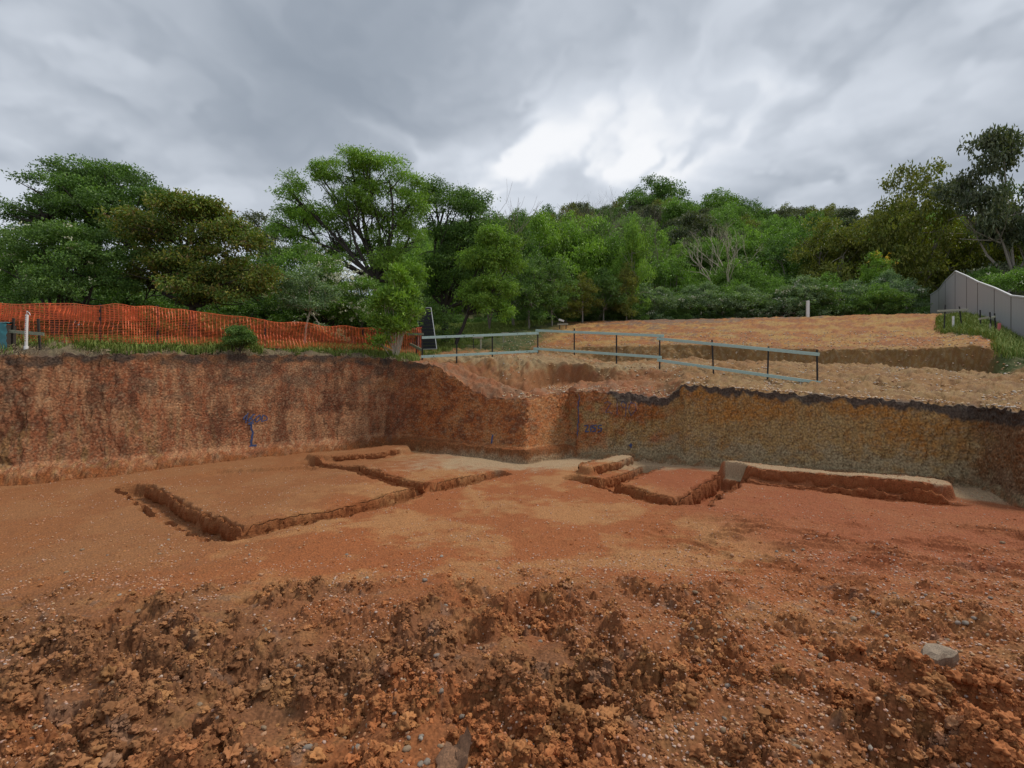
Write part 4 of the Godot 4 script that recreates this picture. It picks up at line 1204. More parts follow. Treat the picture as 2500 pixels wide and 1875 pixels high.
	M.cloth = mat(Color(0.02, 0.022, 0.026), 0.85)
	M.steel = mat(Color(0.5, 0.51, 0.52), 0.45, {"metallic": 0.6})
	# ---- spray-painted set-out marks on the cut faces
	var bank := get_node("cut_bank")
	paint("painted_number", [[Vector2(-0.5278, 0.3611), Vector2(-0.5385, 0.2980), Vector2(-0.5254, 0.2890)], [Vector2(-0.5295, 0.3349), Vector2(-0.5295, 0.2549)], [Vector2(-0.5131, 0.3386), Vector2(-0.5213, 0.3144), Vector2(-0.5229, 0.2703), Vector2(-0.5172, 0.2504), Vector2(-0.5131, 0.2713), Vector2(-0.5164, 0.2948), Vector2(-0.5221, 0.2879)], [Vector2(-0.5057, 0.3273), Vector2(-0.5106, 0.2929), Vector2(-0.5074, 0.2513), Vector2(-0.5016, 0.2718), Vector2(-0.5016, 0.3124), Vector2(-0.5057, 0.3273)], [Vector2(-0.4943, 0.3237), Vector2(-0.4992, 0.2935), Vector2(-0.4967, 0.2520), Vector2(-0.4902, 0.2678), Vector2(-0.4902, 0.3087), Vector2(-0.4943, 0.3237)]], 0.03, bank)
	paint("painted_arrow", [[Vector2(-0.5180, 0.2418), Vector2(-0.5180, 0.1259), Vector2(-0.5172, 0.0012)], [Vector2(-0.5237, 0.2439), Vector2(-0.5098, 0.2432)], [Vector2(-0.5229, 0.0000), Vector2(-0.5065, 0.0000)]], 0.055, bank)
	paint("painted_line", [[Vector2(0.1342, 0.9510), Vector2(0.1326, 0.6853), Vector2(0.1309, 0.3956), Vector2(0.1293, 0.1096)]], 0.03, bank)
	paint("painted_number", [[Vector2(0.1432, 0.4114), Vector2(0.1481, 0.4332), Vector2(0.1506, 0.3996), Vector2(0.1440, 0.3157), Vector2(0.1522, 0.3180)], [Vector2(0.1563, 0.4284), Vector2(0.1563, 0.3191)], [Vector2(0.1678, 0.4314), Vector2(0.1604, 0.4295), Vector2(0.1604, 0.3885), Vector2(0.1661, 0.3832), Vector2(0.1653, 0.3284), Vector2(0.1596, 0.3268)], [Vector2(0.1776, 0.4271), Vector2(0.1710, 0.4254), Vector2(0.1710, 0.3845), Vector2(0.1768, 0.3792), Vector2(0.1759, 0.3314), Vector2(0.1694, 0.3228)]], 0.032, bank)
	paint("painted_number", [[Vector2(0.1866, 0.7991), Vector2(0.1931, 0.8365), Vector2(0.1980, 0.7976), Vector2(0.1915, 0.6977), Vector2(0.1866, 0.6410), Vector2(0.1989, 0.6461)], [Vector2(0.2095, 0.8456), Vector2(0.2095, 0.6232)], [Vector2(0.2267, 0.8272), Vector2(0.2201, 0.8586), Vector2(0.2160, 0.7933), Vector2(0.2209, 0.7400), Vector2(0.2267, 0.7850), Vector2(0.2267, 0.8272), Vector2(0.2250, 0.6023)], [Vector2(0.2373, 0.8402), Vector2(0.2308, 0.7309), Vector2(0.2373, 0.6147), Vector2(0.2455, 0.6961), Vector2(0.2447, 0.8089), Vector2(0.2373, 0.8402)]], 0.014, bank)
	paint("painted_tick", [[Vector2(-0.0401, 0.1852), Vector2(-0.0409, 0.0125)]], 0.04, bank)
	paint("painted_tick", [[Vector2(0.2373, 0.1420), Vector2(0.2381, 0.0734)], [Vector2(0.2340, 0.1139), Vector2(0.2406, 0.1151)]], 0.04, bank)
	# ---- trees and shrubs on the bank
	var dark := [Color(0.074, 0.145, 0.040), Color(0.110, 0.206, 0.048), Color(0.157, 0.272, 0.066), Color(0.223, 0.355, 0.091)]
	var mid := [Color(0.115, 0.209, 0.043), Color(0.173, 0.302, 0.058), Color(0.238, 0.396, 0.079)]
	var bright := [Color(0.144, 0.261, 0.039), Color(0.232, 0.386, 0.057), Color(0.329, 0.513, 0.087)]
	var lime := [Color(0.176, 0.257, 0.027), Color(0.270, 0.365, 0.041), Color(0.121, 0.203, 0.027)]
	var olive := [Color(0.148, 0.185, 0.037), Color(0.209, 0.234, 0.044), Color(0.271, 0.271, 0.056), Color(0.123, 0.160, 0.037)]
	var russet := [Color(0.1, 0.17, 0.035), Color(0.13, 0.2, 0.04), Color(0.19, 0.25, 0.05), Color(0.32, 0.3, 0.065), Color(0.24, 0.16, 0.06)]
	var silver := [Color(0.113, 0.189, 0.086), Color(0.209, 0.312, 0.162), Color(0.322, 0.428, 0.246)]
	var grey := [Color(0.110, 0.138, 0.083), Color(0.166, 0.184, 0.110), Color(0.074, 0.101, 0.055)]
	var cream := [Color(0.62, 0.62, 0.42), Color(0.7, 0.72, 0.55)]
	plant("spreading_tree", "tall dark tree with layered feathery crown behind the white-flowered camellia bush", "tree", {"at": Vector3(-20.327, 4.294, -24.000), "lobes": [[Vector3(-0.295, 6.987, 0.000), Vector3(2.06, 1.18, 1.86)], [Vector3(-1.412, 5.852, 1.000), Vector3(1.51, 0.85, 1.36)], [Vector3(0.892, 7.677, -1.000), Vector3(1.74, 0.98, 1.57)], [Vector3(3.044, 6.005, 0.000), Vector3(1.18, 1.18, 1.06)], [Vector3(-0.687, 5.220, 0.000), Vector3(2.95, 1.18, 2.65)], [Vector3(-3.044, 5.514, 0.000), Vector3(1.18, 0.69, 1.06)], [Vector3(0.278, 8.393, -1.000), Vector3(1.23, 0.61, 1.10)], [Vector3(2.259, 4.630, 0.000), Vector3(1.77, 1.18, 1.59)], [Vector3(0.904, 6.219, 0.500), Vector3(2.21, 1.15, 1.99)], [Vector3(-1.669, 6.987, 0.000), Vector3(1.57, 0.88, 1.41)], [Vector3(-1.125, 7.981, -0.500), Vector3(1.40, 0.70, 1.26)]], "fork": Vector3(0, 3.4, 0), "girth": 0.26, "leaves": 44000, "long": 0.13, "wide": 0.06, "droop": 0.25, "palette": dark, "twigs": 9})
	plant("camellia_bush", "dense green bush dotted with white flowers behind the orange net", "shrub", {"at": Vector3(-14.170, 3.419, -15.600), "lobes": [[Vector3(0.128, 2.479, 0.000), Vector3(1.72, 1.09, 1.55)], [Vector3(-1.673, 2.315, -0.400), Vector3(1.05, 0.98, 0.94)], [Vector3(1.277, 2.096, 0.000), Vector3(1.02, 0.96, 0.92)], [Vector3(0.128, 1.458, 0.000), Vector3(1.91, 0.77, 1.72)], [Vector3(-0.663, 3.203, -0.300), Vector3(0.91, 0.52, 0.82)], [Vector3(0.894, 3.117, 0.000), Vector3(0.77, 0.51, 0.69)]], "fork": Vector3(0, 0.5, 0), "girth": 0.1, "leaves": 34000, "long": 0.075, "wide": 0.042, "droop": 0.15, "palette": dark, "stems": 4, "blossom": [240, 0.07, cream]})
	plant("magnolia_tree", "broad tree with olive, yellow and rusty leaves overhanging the orange net", "tree", {"at": Vector3(-10.723, 3.422, -16.800), "lobes": [[Vector3(-0.412, 3.593, 0.000), Vector3(1.92, 1.24, 1.73)], [Vector3(1.463, 2.671, 0.400), Vector3(1.48, 1.21, 1.33)], [Vector3(-1.804, 3.429, -0.400), Vector3(1.06, 1.13, 0.95)], [Vector3(0.137, 4.281, 0.000), Vector3(1.10, 0.62, 0.99)], [Vector3(2.053, 1.980, 0.500), Vector3(0.93, 0.80, 0.84)], [Vector3(-0.147, 1.959, 0.600), Vector3(1.46, 0.80, 1.31)], [Vector3(-1.787, 2.218, 0.000), Vector3(0.76, 0.96, 0.68)], [Vector3(1.046, 1.562, 0.600), Vector3(1.19, 0.60, 1.07)]], "fork": Vector3(0, 1.3, 0), "girth": 0.15, "leaves": 40000, "long": 0.11, "wide": 0.055, "droop": 0.2, "palette": russet, "twigs": 8, "blossom": [30, 0.09, [Color(0.75, 0.68, 0.6)]]})
	plant("wattle_tree", "tall open wattle with light green drooping leaves and forked dark trunk", "tree", {"at": Vector3(-6.442, 3.851, -23.500), "lobes": [[Vector3(-1.058, 8.201, 0.000), Vector3(1.44, 0.87, 1.30)], [Vector3(0.673, 7.817, 0.000), Vector3(1.44, 0.96, 1.30)], [Vector3(1.635, 6.663, 0.000), Vector3(0.87, 1.35, 0.78)], [Vector3(-0.288, 8.586, 0.000), Vector3(1.15, 0.58, 1.04)], [Vector3(-2.404, 7.817, 0.000), Vector3(0.67, 0.77, 0.61)], [Vector3(-4.038, 7.240, 0.000), Vector3(0.77, 0.87, 0.69)], [Vector3(-3.574, 6.253, -0.500), Vector3(1.47, 1.08, 1.33)], [Vector3(-4.327, 5.509, 0.000), Vector3(0.67, 1.15, 0.61)], [Vector3(-1.827, 5.509, 0.000), Vector3(0.96, 0.77, 0.87)], [Vector3(1.635, 5.124, 0.000), Vector3(0.77, 0.96, 0.69)], [Vector3(-0.460, 7.272, -0.600), Vector3(1.18, 0.79, 1.06)], [Vector3(-1.054, 6.448, 0.600), Vector3(1.03, 0.75, 0.93)], [Vector3(0.550, 6.056, -0.500), Vector3(0.98, 0.79, 0.88)], [Vector3(0.984, 3.849, 0.500), Vector3(1.04, 0.75, 0.93)], [Vector3(-3.750, 4.547, 0.000), Vector3(1.15, 0.77, 1.04)], [Vector3(1.442, 3.009, 0.000), Vector3(0.87, 1.06, 0.78)], [Vector3(-1.185, 6.415, -0.400), Vector3(1.17, 0.88, 1.06)], [Vector3(0.131, 5.103, -0.600), Vector3(1.08, 0.79, 0.98)], [Vector3(-2.396, 4.681, -0.500), Vector3(1.08, 0.79, 0.97)], [Vector3(-0.915, 4.563, -0.800), Vector3(0.99, 0.70, 0.89)]], "fork": Vector3(0.05, 3.1, 0), "girth": 0.15, "leaves": 54000, "long": 0.14, "wide": 0.045, "droop": 0.4, "palette": bright, "twigs": 7, "spray": 18, "spray_size": 0.3})
	plant("flowering_bush", "round glossy green bush thick with cream flower heads behind the net", "shrub", {"at": Vector3(-7.905, 3.644, -21.000), "lobes": [[Vector3(0.000, 2.709, 0.000), Vector3(1.98, 1.29, 1.78)], [Vector3(-0.609, 1.753, 0.600), Vector3(1.42, 1.00, 1.28)], [Vector3(1.299, 1.801, 0.300), Vector3(1.19, 1.19, 1.07)], [Vector3(0.356, 1.098, 0.500), Vector3(1.85, 0.75, 1.66)], [Vector3(-0.344, 3.568, 0.000), Vector3(1.20, 0.69, 1.08)]], "fork": Vector3(0, 0.7, 0), "girth": 0.1, "leaves": 24000, "long": 0.1, "wide": 0.05, "droop": 0.0, "palette": mid, "stems": 4, "blossom": [3200, 0.075, cream]})
	plant("young_sapling", "slim young tree with pale bent trunk growing on the grassy bank edge", "tree", {"at": Vector3(-7.483, 3.362, -18.000), "lobes": [[Vector3(0.118, 2.383, 0.000), Vector3(0.81, 0.59, 0.73)], [Vector3(-0.339, 1.888, 0.300), Vector3(0.55, 0.51, 0.50)], [Vector3(0.854, 1.794, 0.000), Vector3(0.52, 0.52, 0.46)], [Vector3(0.345, 1.469, 0.200), Vector3(0.73, 0.36, 0.66)], [Vector3(-0.619, 1.573, 0.000), Vector3(0.37, 0.29, 0.33)], [Vector3(0.637, 0.740, 0.200), Vector3(0.32, 0.20, 0.29)]], "fork": Vector3(0.22, 1.35, 0), "girth": 0.045, "leaves": 6500, "long": 0.085, "wide": 0.045, "droop": 0.3, "palette": silver, "twigs": 6, "bark": M.pale_bark})
	plant("upright_shrub", "upright shrub with long narrow leaves and bare pale stems at the bank edge", "shrub", {"at": Vector3(-4.268, 3.028, -18.300), "lobes": [[Vector3(0.075, 2.778, 0.000), Vector3(0.39, 0.60, 0.35)], [Vector3(0.300, 2.029, 0.000), Vector3(0.54, 0.57, 0.49)], [Vector3(-0.255, 1.879, 0.000), Vector3(0.45, 0.57, 0.40)], [Vector3(0.569, 1.580, 0.000), Vector3(0.39, 0.45, 0.35)], [Vector3(-0.404, 1.131, 0.000), Vector3(0.42, 0.42, 0.38)], [Vector3(0.150, 1.131, 0.000), Vector3(0.57, 0.42, 0.51)], [Vector3(-0.519, 0.537, 0.300), Vector3(0.35, 0.21, 0.32)]], "fork": Vector3(0, 0.25, 0), "girth": 0.05, "leaves": 7500, "long": 0.2, "wide": 0.045, "droop": -0.25, "palette": bright, "twigs": 5, "stems": 7, "bark": M.pale_bark, "spray": 10, "spray_size": 0.22})
	plant("small_round_bush", "small clipped-looking round green bush on the grass before the net", "shrub", {"at": Vector3(-8.081, 2.980, -14.850), "lobes": [[Vector3(0.000, 0.499, 0.000), Vector3(0.38, 0.29, 0.34)], [Vector3(-0.122, 0.620, 0.000), Vector3(0.24, 0.19, 0.22)], [Vector3(0.146, 0.596, 0.000), Vector3(0.24, 0.22, 0.22)], [Vector3(0.000, 0.280, 0.000), Vector3(0.39, 0.22, 0.35)], [Vector3(-0.182, 0.329, 0.000), Vector3(0.24, 0.19, 0.22)], [Vector3(0.182, 0.329, 0.000), Vector3(0.24, 0.19, 0.22)]], "fork": Vector3(0, 0.1, 0), "girth": 0.03, "leaves": 11000, "long": 0.05, "wide": 0.024, "droop": 0.0, "palette": dark, "stems": 3})
	plant("dense_tree", "tall dense dark green tree beside the black shade cloth panel", "tree", {"at": Vector3(-3.646, 4.330, -27.000), "lobes": [[Vector3(0.000, 7.215, 0.000), Vector3(1.66, 1.33, 1.49)], [Vector3(1.395, 7.165, -0.500), Vector3(1.58, 1.35, 1.42)], [Vector3(-0.552, 8.099, 0.000), Vector3(0.88, 0.77, 0.80)], [Vector3(2.099, 5.448, 0.000), Vector3(1.33, 1.55, 1.19)], [Vector3(-0.243, 4.845, 0.600), Vector3(1.40, 1.51, 1.26)], [Vector3(0.598, 3.157, 0.400), Vector3(1.96, 1.52, 1.76)], [Vector3(-0.663, 2.575, 0.000), Vector3(1.10, 1.33, 0.99)], [Vector3(2.529, 3.299, -0.300), Vector3(1.12, 1.56, 1.01)], [Vector3(0.773, 5.448, 0.000), Vector3(1.77, 1.33, 1.59)]], "fork": Vector3(0, 1.8, 0), "girth": 0.2, "leaves": 34000, "long": 0.15, "wide": 0.055, "droop": 0.4, "palette": dark, "twigs": 6})
	plant("leaning_wattle", "light green weeping wattle leaning out before the dense dark tree", "tree", {"at": Vector3(-2.907, 3.911, -24.500), "lobes": [[Vector3(2.205, 4.955, 0.000), Vector3(0.96, 0.84, 0.87)], [Vector3(2.606, 3.753, 0.000), Vector3(0.76, 1.10, 0.69)], [Vector3(1.403, 4.153, 0.000), Vector3(0.96, 1.00, 0.87)], [Vector3(1.905, 2.550, 0.000), Vector3(1.20, 0.90, 1.08)], [Vector3(0.935, 2.084, 0.400), Vector3(0.89, 0.79, 0.80)], [Vector3(2.406, 1.748, 0.000), Vector3(0.60, 0.70, 0.54)]], "fork": Vector3(0.75, 1.6, 0), "girth": 0.1, "leaves": 22000, "long": 0.15, "wide": 0.042, "droop": 0.55, "palette": bright, "twigs": 5, "spray": 18, "spray_size": 0.3})
	plant("far_gum", "thin grey-green tree seen in the gap beside the rusty-leaved tree", "tree", {"at": Vector3(-20.622, 6.467, -42.000), "lobes": [[Vector3(-0.859, 9.123, 0.000), Vector3(1.20, 0.76, 1.08)], [Vector3(0.516, 7.920, 0.000), Vector3(1.03, 1.03, 0.93)], [Vector3(-0.344, 6.545, 0.000), Vector3(1.55, 1.03, 1.39)], [Vector3(1.031, 5.858, 0.000), Vector3(1.37, 1.37, 1.24)]], "fork": Vector3(0, 3.5, 0), "girth": 0.2, "leaves": 5000, "long": 0.26, "wide": 0.1, "droop": 0.4, "palette": grey})
	print("near trees ", Time.get_ticks_msec())
	# ---- the wood behind: a few plants of each kind, then copies of them
	var unit := [[Vector3(0.05, 0.42, 0), Vector3(0.85, 0.42, 0.85)], [Vector3(0, 1.0, 0), Vector3(0.95, 0.7, 0.95)], [Vector3(0.5, 1.25, 0.2), Vector3(0.5, 0.42, 0.5)], [Vector3(-0.5, 1.2, 0.1), Vector3(0.5, 0.45, 0.5)], [Vector3(0.05, 1.55, -0.1), Vector3(0.5, 0.38, 0.5)], [Vector3(-0.2, 0.75, 0.55), Vector3(0.5, 0.42, 0.45)], [Vector3(0.35, 0.7, 0.5), Vector3(0.45, 0.4, 0.42)]]
	var open_unit := [[Vector3(0.05, 0.5, 0), Vector3(0.7, 0.34, 0.7)], [Vector3(-0.6, 1.25, 0), Vector3(0.42, 0.24, 0.42)], [Vector3(0.1, 1.65, 0.1), Vector3(0.5, 0.26, 0.45)], [Vector3(0.65, 1.3, 0), Vector3(0.42, 0.25, 0.42)], [Vector3(-0.15, 1.15, 0.35), Vector3(0.45, 0.25, 0.4)], [Vector3(0.35, 0.95, -0.2), Vector3(0.5, 0.25, 0.4)], [Vector3(-0.5, 0.85, 0.1), Vector3(0.4, 0.22, 0.4)]]
	var crowns := {}
	var trunks := {}
	for kind in [["dark", dark], ["mid", mid], ["bright", bright], ["olive", olive], ["silver", silver], ["grey", grey]]:
		for v in 2:
			var shape := []
			for l in (open_unit if kind[0] == "grey" else unit):
				shape.append([l[0] + on_ball() * 0.14, l[1] * rng.randf_range(0.85, 1.15)])
			crowns[kind[0] + str(v)] = foliage(shape, 14000, 0.058, 0.03, 0.3, kind[1], 18, 0.1)
			trunks[kind[0] + str(v)] = timber(shape, Vector3(rng.randf_range(-0.08, 0.08), 0.55, 0), 0.04, 5)
	# where, width of crown (m), height (m), kind: trees one can tell apart along the foot of the wood
	var wood_trees := [
		[1255, 34, 5.0, 7.5, "dark", "dark round-headed tree just behind the leaning weeping wattle"], [1330, 38, 6.0, 9.0, "bright", "bright yellow-green tree nearest the dense dark tree, at the end of the wood"],
		[1400, 40, 6.4, 9.6, "bright", "tallest bright yellow-green tree rising beyond the far white-boarded hurdle"], [1462, 41, 5.4, 9.0, "mid", "mid-green tree between the bright yellow-green trees and the grey leafless ones"],
		[1290, 31, 3.6, 4.6, "dark", "low dark tree where the grass strip meets the wood"], [1345, 33, 3.4, 4.6, "dark", "low dark tree shading the far white-boarded hurdle"], [1420, 34.5, 3.2, 3.6, "olive", "small tree with yellowing layered leaves at the end of the grass strip"],
		[1475, 36, 3.0, 4.0, "dark", "small dark tree beside the one with yellowing layered leaves"], [1545, 37, 3.4, 8.2, "bright", "slender lime-green tree standing between two grey leafless trees"], [1530, 36, 2.6, 4.6, "olive", "small olive tree at the feet of the slender lime-green tree"],
		[1640, 44, 5.5, 7.0, "mid", "rounded mid-green tree between the leafless trees and the pale dead tree"], [1700, 46, 5.0, 6.4, "mid", "rounded mid-green tree just behind the pale dead tree"], [1800, 42, 5.2, 6.4, "mid", "low rounded mid-green tree beside the pale dead tree"], [1855, 42, 4.0, 5.0, "mid", "smaller rounded mid-green tree between the dead tree and dark tall trees"],
		[2010, 46, 8.5, 11.0, "olive", "feathery olive tree rising behind the white marker post"], [2100, 45, 8.0, 10.0, "olive", "feathery olive tree behind the yellow-flowering bush"], [2230, 44, 8.5, 14.5, "olive", "tallest feathery olive tree, open-topped, behind the long hurdle board"],
		[2330, 44, 8.0, 10.0, "olive", "feathery olive tree behind the peak of the steel fence"], [2400, 42, 6.5, 9.5, "olive", "lower olive tree between the tallest olive one and the grey-green giant"], [2470, 36, 8.0, 15.5, "grey", "very tall thin-crowned grey-green tree behind the steel fence"], [2570, 38, 8.0, 14.0, "dark", "tall dark tree behind the steel fence beside the grey-green giant"],
		[1925, 50, 7.0, 9.5, "dark", "dark tall tree behind the smaller rounded mid-green tree"], [1990, 55, 7.5, 11.0, "dark", "tall dark tree rising behind the feathery olive trees"]]
	var says := {"dark": "dark green leafy tree", "mid": "mid-green leafy tree", "bright": "bright yellow-green leafy tree", "olive": "feathery olive-green tree", "silver": "silvery green tree", "grey": "thin-crowned grey-green tree"}
	for w in wood_trees:
		var d: float = w[1]
		var x: float = (w[0] - 1250.0) / 1222.0 * d
		copy_tree(crowns, trunks, w[4], Vector3(x, upper_level(x, d) - 0.2, -d), w[2] / 2.0, w[3], w[5], "trees at the foot of the wood")
	for b in [[-230, 17, 3.4], [-90, 19, 3.6], [20, 18.5, 3.0], [110, 20, 3.2], [235, 19, 3.4], [320, 18.5, 2.6], [420, 20, 2.8], [520, 20.5, 2.8], [600, 19.5, 2.5], [665, 21.5, 3.2], [730, 24, 3.2], [860, 23.5, 3.4], [925, 25, 3.0], [1010, 25, 3.0], [40, 25, 5.0], [300, 27, 4.5], [480, 27, 5.0], [590, 28, 4.5], [680, 30, 5.0], [-60, 28, 6.0]]:
		var d: float = b[1]
		var x: float = (b[0] - 1250.0) / 1222.0 * d
		copy_tree(crowns, trunks, "dark", Vector3(x, upper_level(x, d) - 0.9, -d), b[2] * 0.62, b[2] * 1.15, "dark leafy bush filling the shade behind the orange net", "bushes behind the orange net", "hedge_bush", "shrub")
	# low silvery shrubs along the crest
	for k in 34:
		var t := lerpf(0.16, 0.98, (k + rng.randf() * 0.7) / 34.0)
		var d := line_at(11, t).x + rng.randf_range(2.6, 5.5)
		if t > 0.79: d = 41.5 + rng.randf_range(0.0, 3.0)
		var x := t * d
		var kind: String = ["silver", "silver", "dark", "mid"][k % 4]
		var o := copy_tree(crowns, trunks, kind, Vector3(x, upper_level(x, d) - 0.6, -d), rng.randf_range(1.5, 2.2), rng.randf_range(3.0, 4.4), {"silver": "silvery shrub with pale flower heads along the crest", "dark": "dark green shrub along the crest behind the slope", "mid": "mid-green shrub along the crest behind the slope"}[kind], kind + " shrubs along the crest", "crest_shrub", "shrub")
		if kind == "silver":
			var b := o.get_node("foliage").duplicate() as MeshInstance3D
			b.name = "blossoms"
			if not crowns.has("bloom"): crowns["bloom"] = foliage(unit, 420, 0.05, 0.05, -0.3, [Color(0.5, 0.52, 0.38), Color(0.6, 0.6, 0.48)], 7, 0.1, 0.05)
			b.mesh = crowns["bloom"]
			b.material_override = M.petal
			o.add_child(b)
	# the hillside
	for k in 270:
		var d := 47.0 + 64.0 * pow((k + rng.randf()) / 270.0, 0.8)
		var t := rng.randf_range(-0.24, 1.12)
		if d > 100.0: t = lerpf(-0.2, 1.1, fmod(k * 0.618, 1.0))
		var x := t * d
		var kind: String = ["dark", "mid", "mid", "grey", "mid", "bright", "bright", "olive", "grey", "mid"][rng.randi() % 10]
		if d > 85.0: kind = ["dark", "grey", "grey", "olive", "mid"][rng.randi() % 5]
		copy_tree(crowns, trunks, kind, Vector3(x, upper_level(x, d) - 0.5, -d), rng.randf_range(3.0, 5.0), rng.randf_range(7.5, 11.5), says[kind] + " on the wooded hillside", kind + " trees on the hillside", "hill_tree")
	copy_tree(crowns, trunks, "dark", Vector3(28.936, 31.688, -104.000), 7.0, 12.5, "broad emergent dark tree rising above the hill crest", "")
	copy_tree(crowns, trunks, "mid", Vector3(40.507, 28.937, -100.000), 6.0, 11.0, "rounded mid-green tree cresting the hill beside the broad emergent one", "")
	# undergrowth in the deep shade of the wood
	var bushes := []
	for k in 260:
		var t := rng.randf_range(-0.3, 1.1)
		var d := line_at(11, t).x + 2.5 + 10.0 * rng.randf()
		if t > 0.78: d = rng.randf_range(42.0, 50.0)
		bushes.append(Transform3D(Basis(Vector3.UP, rng.randf() * TAU).scaled(Vector3.ONE * rng.randf_range(0.9, 1.7)), Vector3(t * d, upper_level(t * d, d) - 0.9, -d)))
	scatter("undergrowth", "dark tangled undergrowth filling the foot of the wood", "undergrowth", crowns["dark1"], M.leaf, bushes)
	var flowers := plant("yellow_flowering_bush", "tall bush topped with yellow flowers at the edge of the wood", "shrub", {"at": Vector3(27.250, 6.115, -37.000), "lobes": [[Vector3(0.000, 3.176, 0.000), Vector3(1.21, 1.51, 1.09)], [Vector3(-0.303, 4.690, 0.000), Vector3(0.91, 0.91, 0.82)], [Vector3(0.454, 1.965, 0.000), Vector3(1.51, 1.21, 1.36)]], "fork": Vector3(0, 0.6, 0), "girth": 0.06, "leaves": 7000, "long": 0.14, "wide": 0.06, "droop": 0.1, "palette": bright, "stems": 3})
	part(flowers, "blossoms", foliage([[Vector3(-0.303, 5.144, 0.000), Vector3(0.91, 0.55, 0.82)], [Vector3(0.757, 4.993, 0.000), Vector3(0.55, 0.42, 0.49)]], 150, 0.11, 0.09, -0.4, [Color(0.75, 0.5, 0.03)], 6, 0.14, 0.3), M.petal)
	plant("hedge_shrub", "white-flecked green shrub looking over the steel fence", "shrub", {"at": Vector3(30.687, 3.919, -30.000), "lobes": [[Vector3(-1.227, 4.134, 0.000), Vector3(1.10, 0.86, 0.99)], [Vector3(2.250, 5.413, -5.000), Vector3(0.86, 0.86, 0.77)], [Vector3(0.491, 4.257, 0.000), Vector3(1.23, 0.98, 1.10)], [Vector3(2.455, 4.257, 0.000), Vector3(1.47, 1.10, 1.33)]], "fork": Vector3(0, 0.6, 0), "girth": 0.08, "leaves": 12000, "long": 0.12, "wide": 0.06, "droop": 0.1, "palette": mid, "stems": 4, "blossom": [500, 0.1, cream]})
	bare_tree("tall pale dead tree with forked bare branches before the wooded hill", Vector3(18.298, 6.380, -43.000), 8.2, 0.12, 3, 5, M.pale_bark)
	bare_tree("grey leafless tree of fine twigs amid the green wood", Vector3(9.002, 6.337, -44.000), 8.5, 0.09, 5, 6, M.twig, "grey leafless trees in the wood")
	bare_tree("grey leafless tree of fine twigs amid the green wood", Vector3(12.520, 6.452, -45.000), 7.4, 0.08, 4, 6, M.twig, "grey leafless trees in the wood")
	bare_tree("slim dead treetop standing out above the dense dark tree", Vector3(-1.571, 5.557, -32.000), 7.6, 0.06, 2, 4, M.twig)
	print("wood ", Time.get_ticks_msec())
	# ---- grass
	var tuft := blade_tuft(16, 0.22, 0.09)
	var tufts := []
	while tufts.size() < 5200:
		var t := rng.randf_range(-1.25, -0.19)
		var a := line_at(3, t).x
		var d := a + 0.1 + rng.randf() * (line_at(6, t).x - a)
		var x := t * d
		var strip := smoothstep(0.15, 0.5, (d - a) + 0.5 * fbm.get_noise_2d(x * 0.8, d * 0.8))
		if t < -0.87: strip *= 0.12
		if rng.randf() > strip: continue
		tufts.append(Transform3D(Basis(Vector3.UP, rng.randf() * TAU).scaled(Vector3.ONE * rng.randf_range(0.7, 1.55)), Vector3(x, upper_level(x, d), -d)))
	while tufts.size() < 9000:
		var t := rng.randf_range(-0.19, 0.17)
		var d := rng.randf_range(20.5, 40.0)
		if fbm.get_noise_2d(t * 30.0, d * 0.6) * 0.03 + t > -0.13 + (d - 22.0) * 0.0165: continue
		tufts.append(Transform3D(Basis(Vector3.UP, rng.randf() * TAU).scaled(Vector3.ONE * rng.randf_range(0.6, 1.3)), Vector3(t * d, upper_level(t * d, d), -d)))
	while tufts.size() < 15500:
		var t := rng.randf_range(0.85, 1.3)
		var d := rng.randf_range(14.5, 27.0)
		var edge := line_at(9, t).x if t > 0.965 else line_at(10, t).x - 1.2 + (0.965 - t) * 14.0
		if d < edge + fbm.get_noise_2d(t * 20.0, d * 0.8) * 0.8: continue
		tufts.append(Transform3D(Basis(Vector3.UP, rng.randf() * TAU).scaled(Vector3.ONE * rng.randf_range(0.7, 1.7)), Vector3(t * d, upper_level(t * d, d), -d)))
	scatter("grass", "tufts of green grass on the banks around the excavation", "grass", tuft, M.grass, tufts)
	var dry := blade_tuft(10, 0.12, 0.1)
	var straws := []
	for k in 420:
		var t := rng.randf_range(-1.2, -0.2)
		var d := line_at(3, t).x + rng.randf_range(-0.02, 0.7)
		var x := t * d
		straws.append(Transform3D(Basis(on_ball(), rng.randf() * 1.6).scaled(Vector3.ONE * rng.randf_range(0.6, 1.3)), Vector3(x, upper_level(x, d) + 0.02, -d)))
	scatter("dry_grass", "dry straw-coloured grass along the top edge of the cut", "grass", dry, M.dry, straws)
	# roots hanging from the bank under the upright shrub
	var roots := thing("hanging_roots", "tangle of dark roots hanging down the cut under the upright shrub", "roots", Vector3(-4.285, 2.964, -17.750))
	for k in 26:
		var s := Shape.new()
		var a := Vector3(rng.randf_range(-0.42, 0.42), rng.randf_range(-0.02, 0.12), rng.randf_range(-0.1, 0.06))
		var b := a + Vector3(rng.randf_range(-0.2, 0.2), -rng.randf_range(0.15, 0.75), rng.randf_range(0.0, 0.12))
		s.tube(bend(a, b, 0.12, 5), taper(0.012, 0.003, 5), 4)
		part(roots, "root", s.done(true), M.bark)
	build_stones()
	print("stones ", Time.get_ticks_msec())
	build_net()
	build_fence()
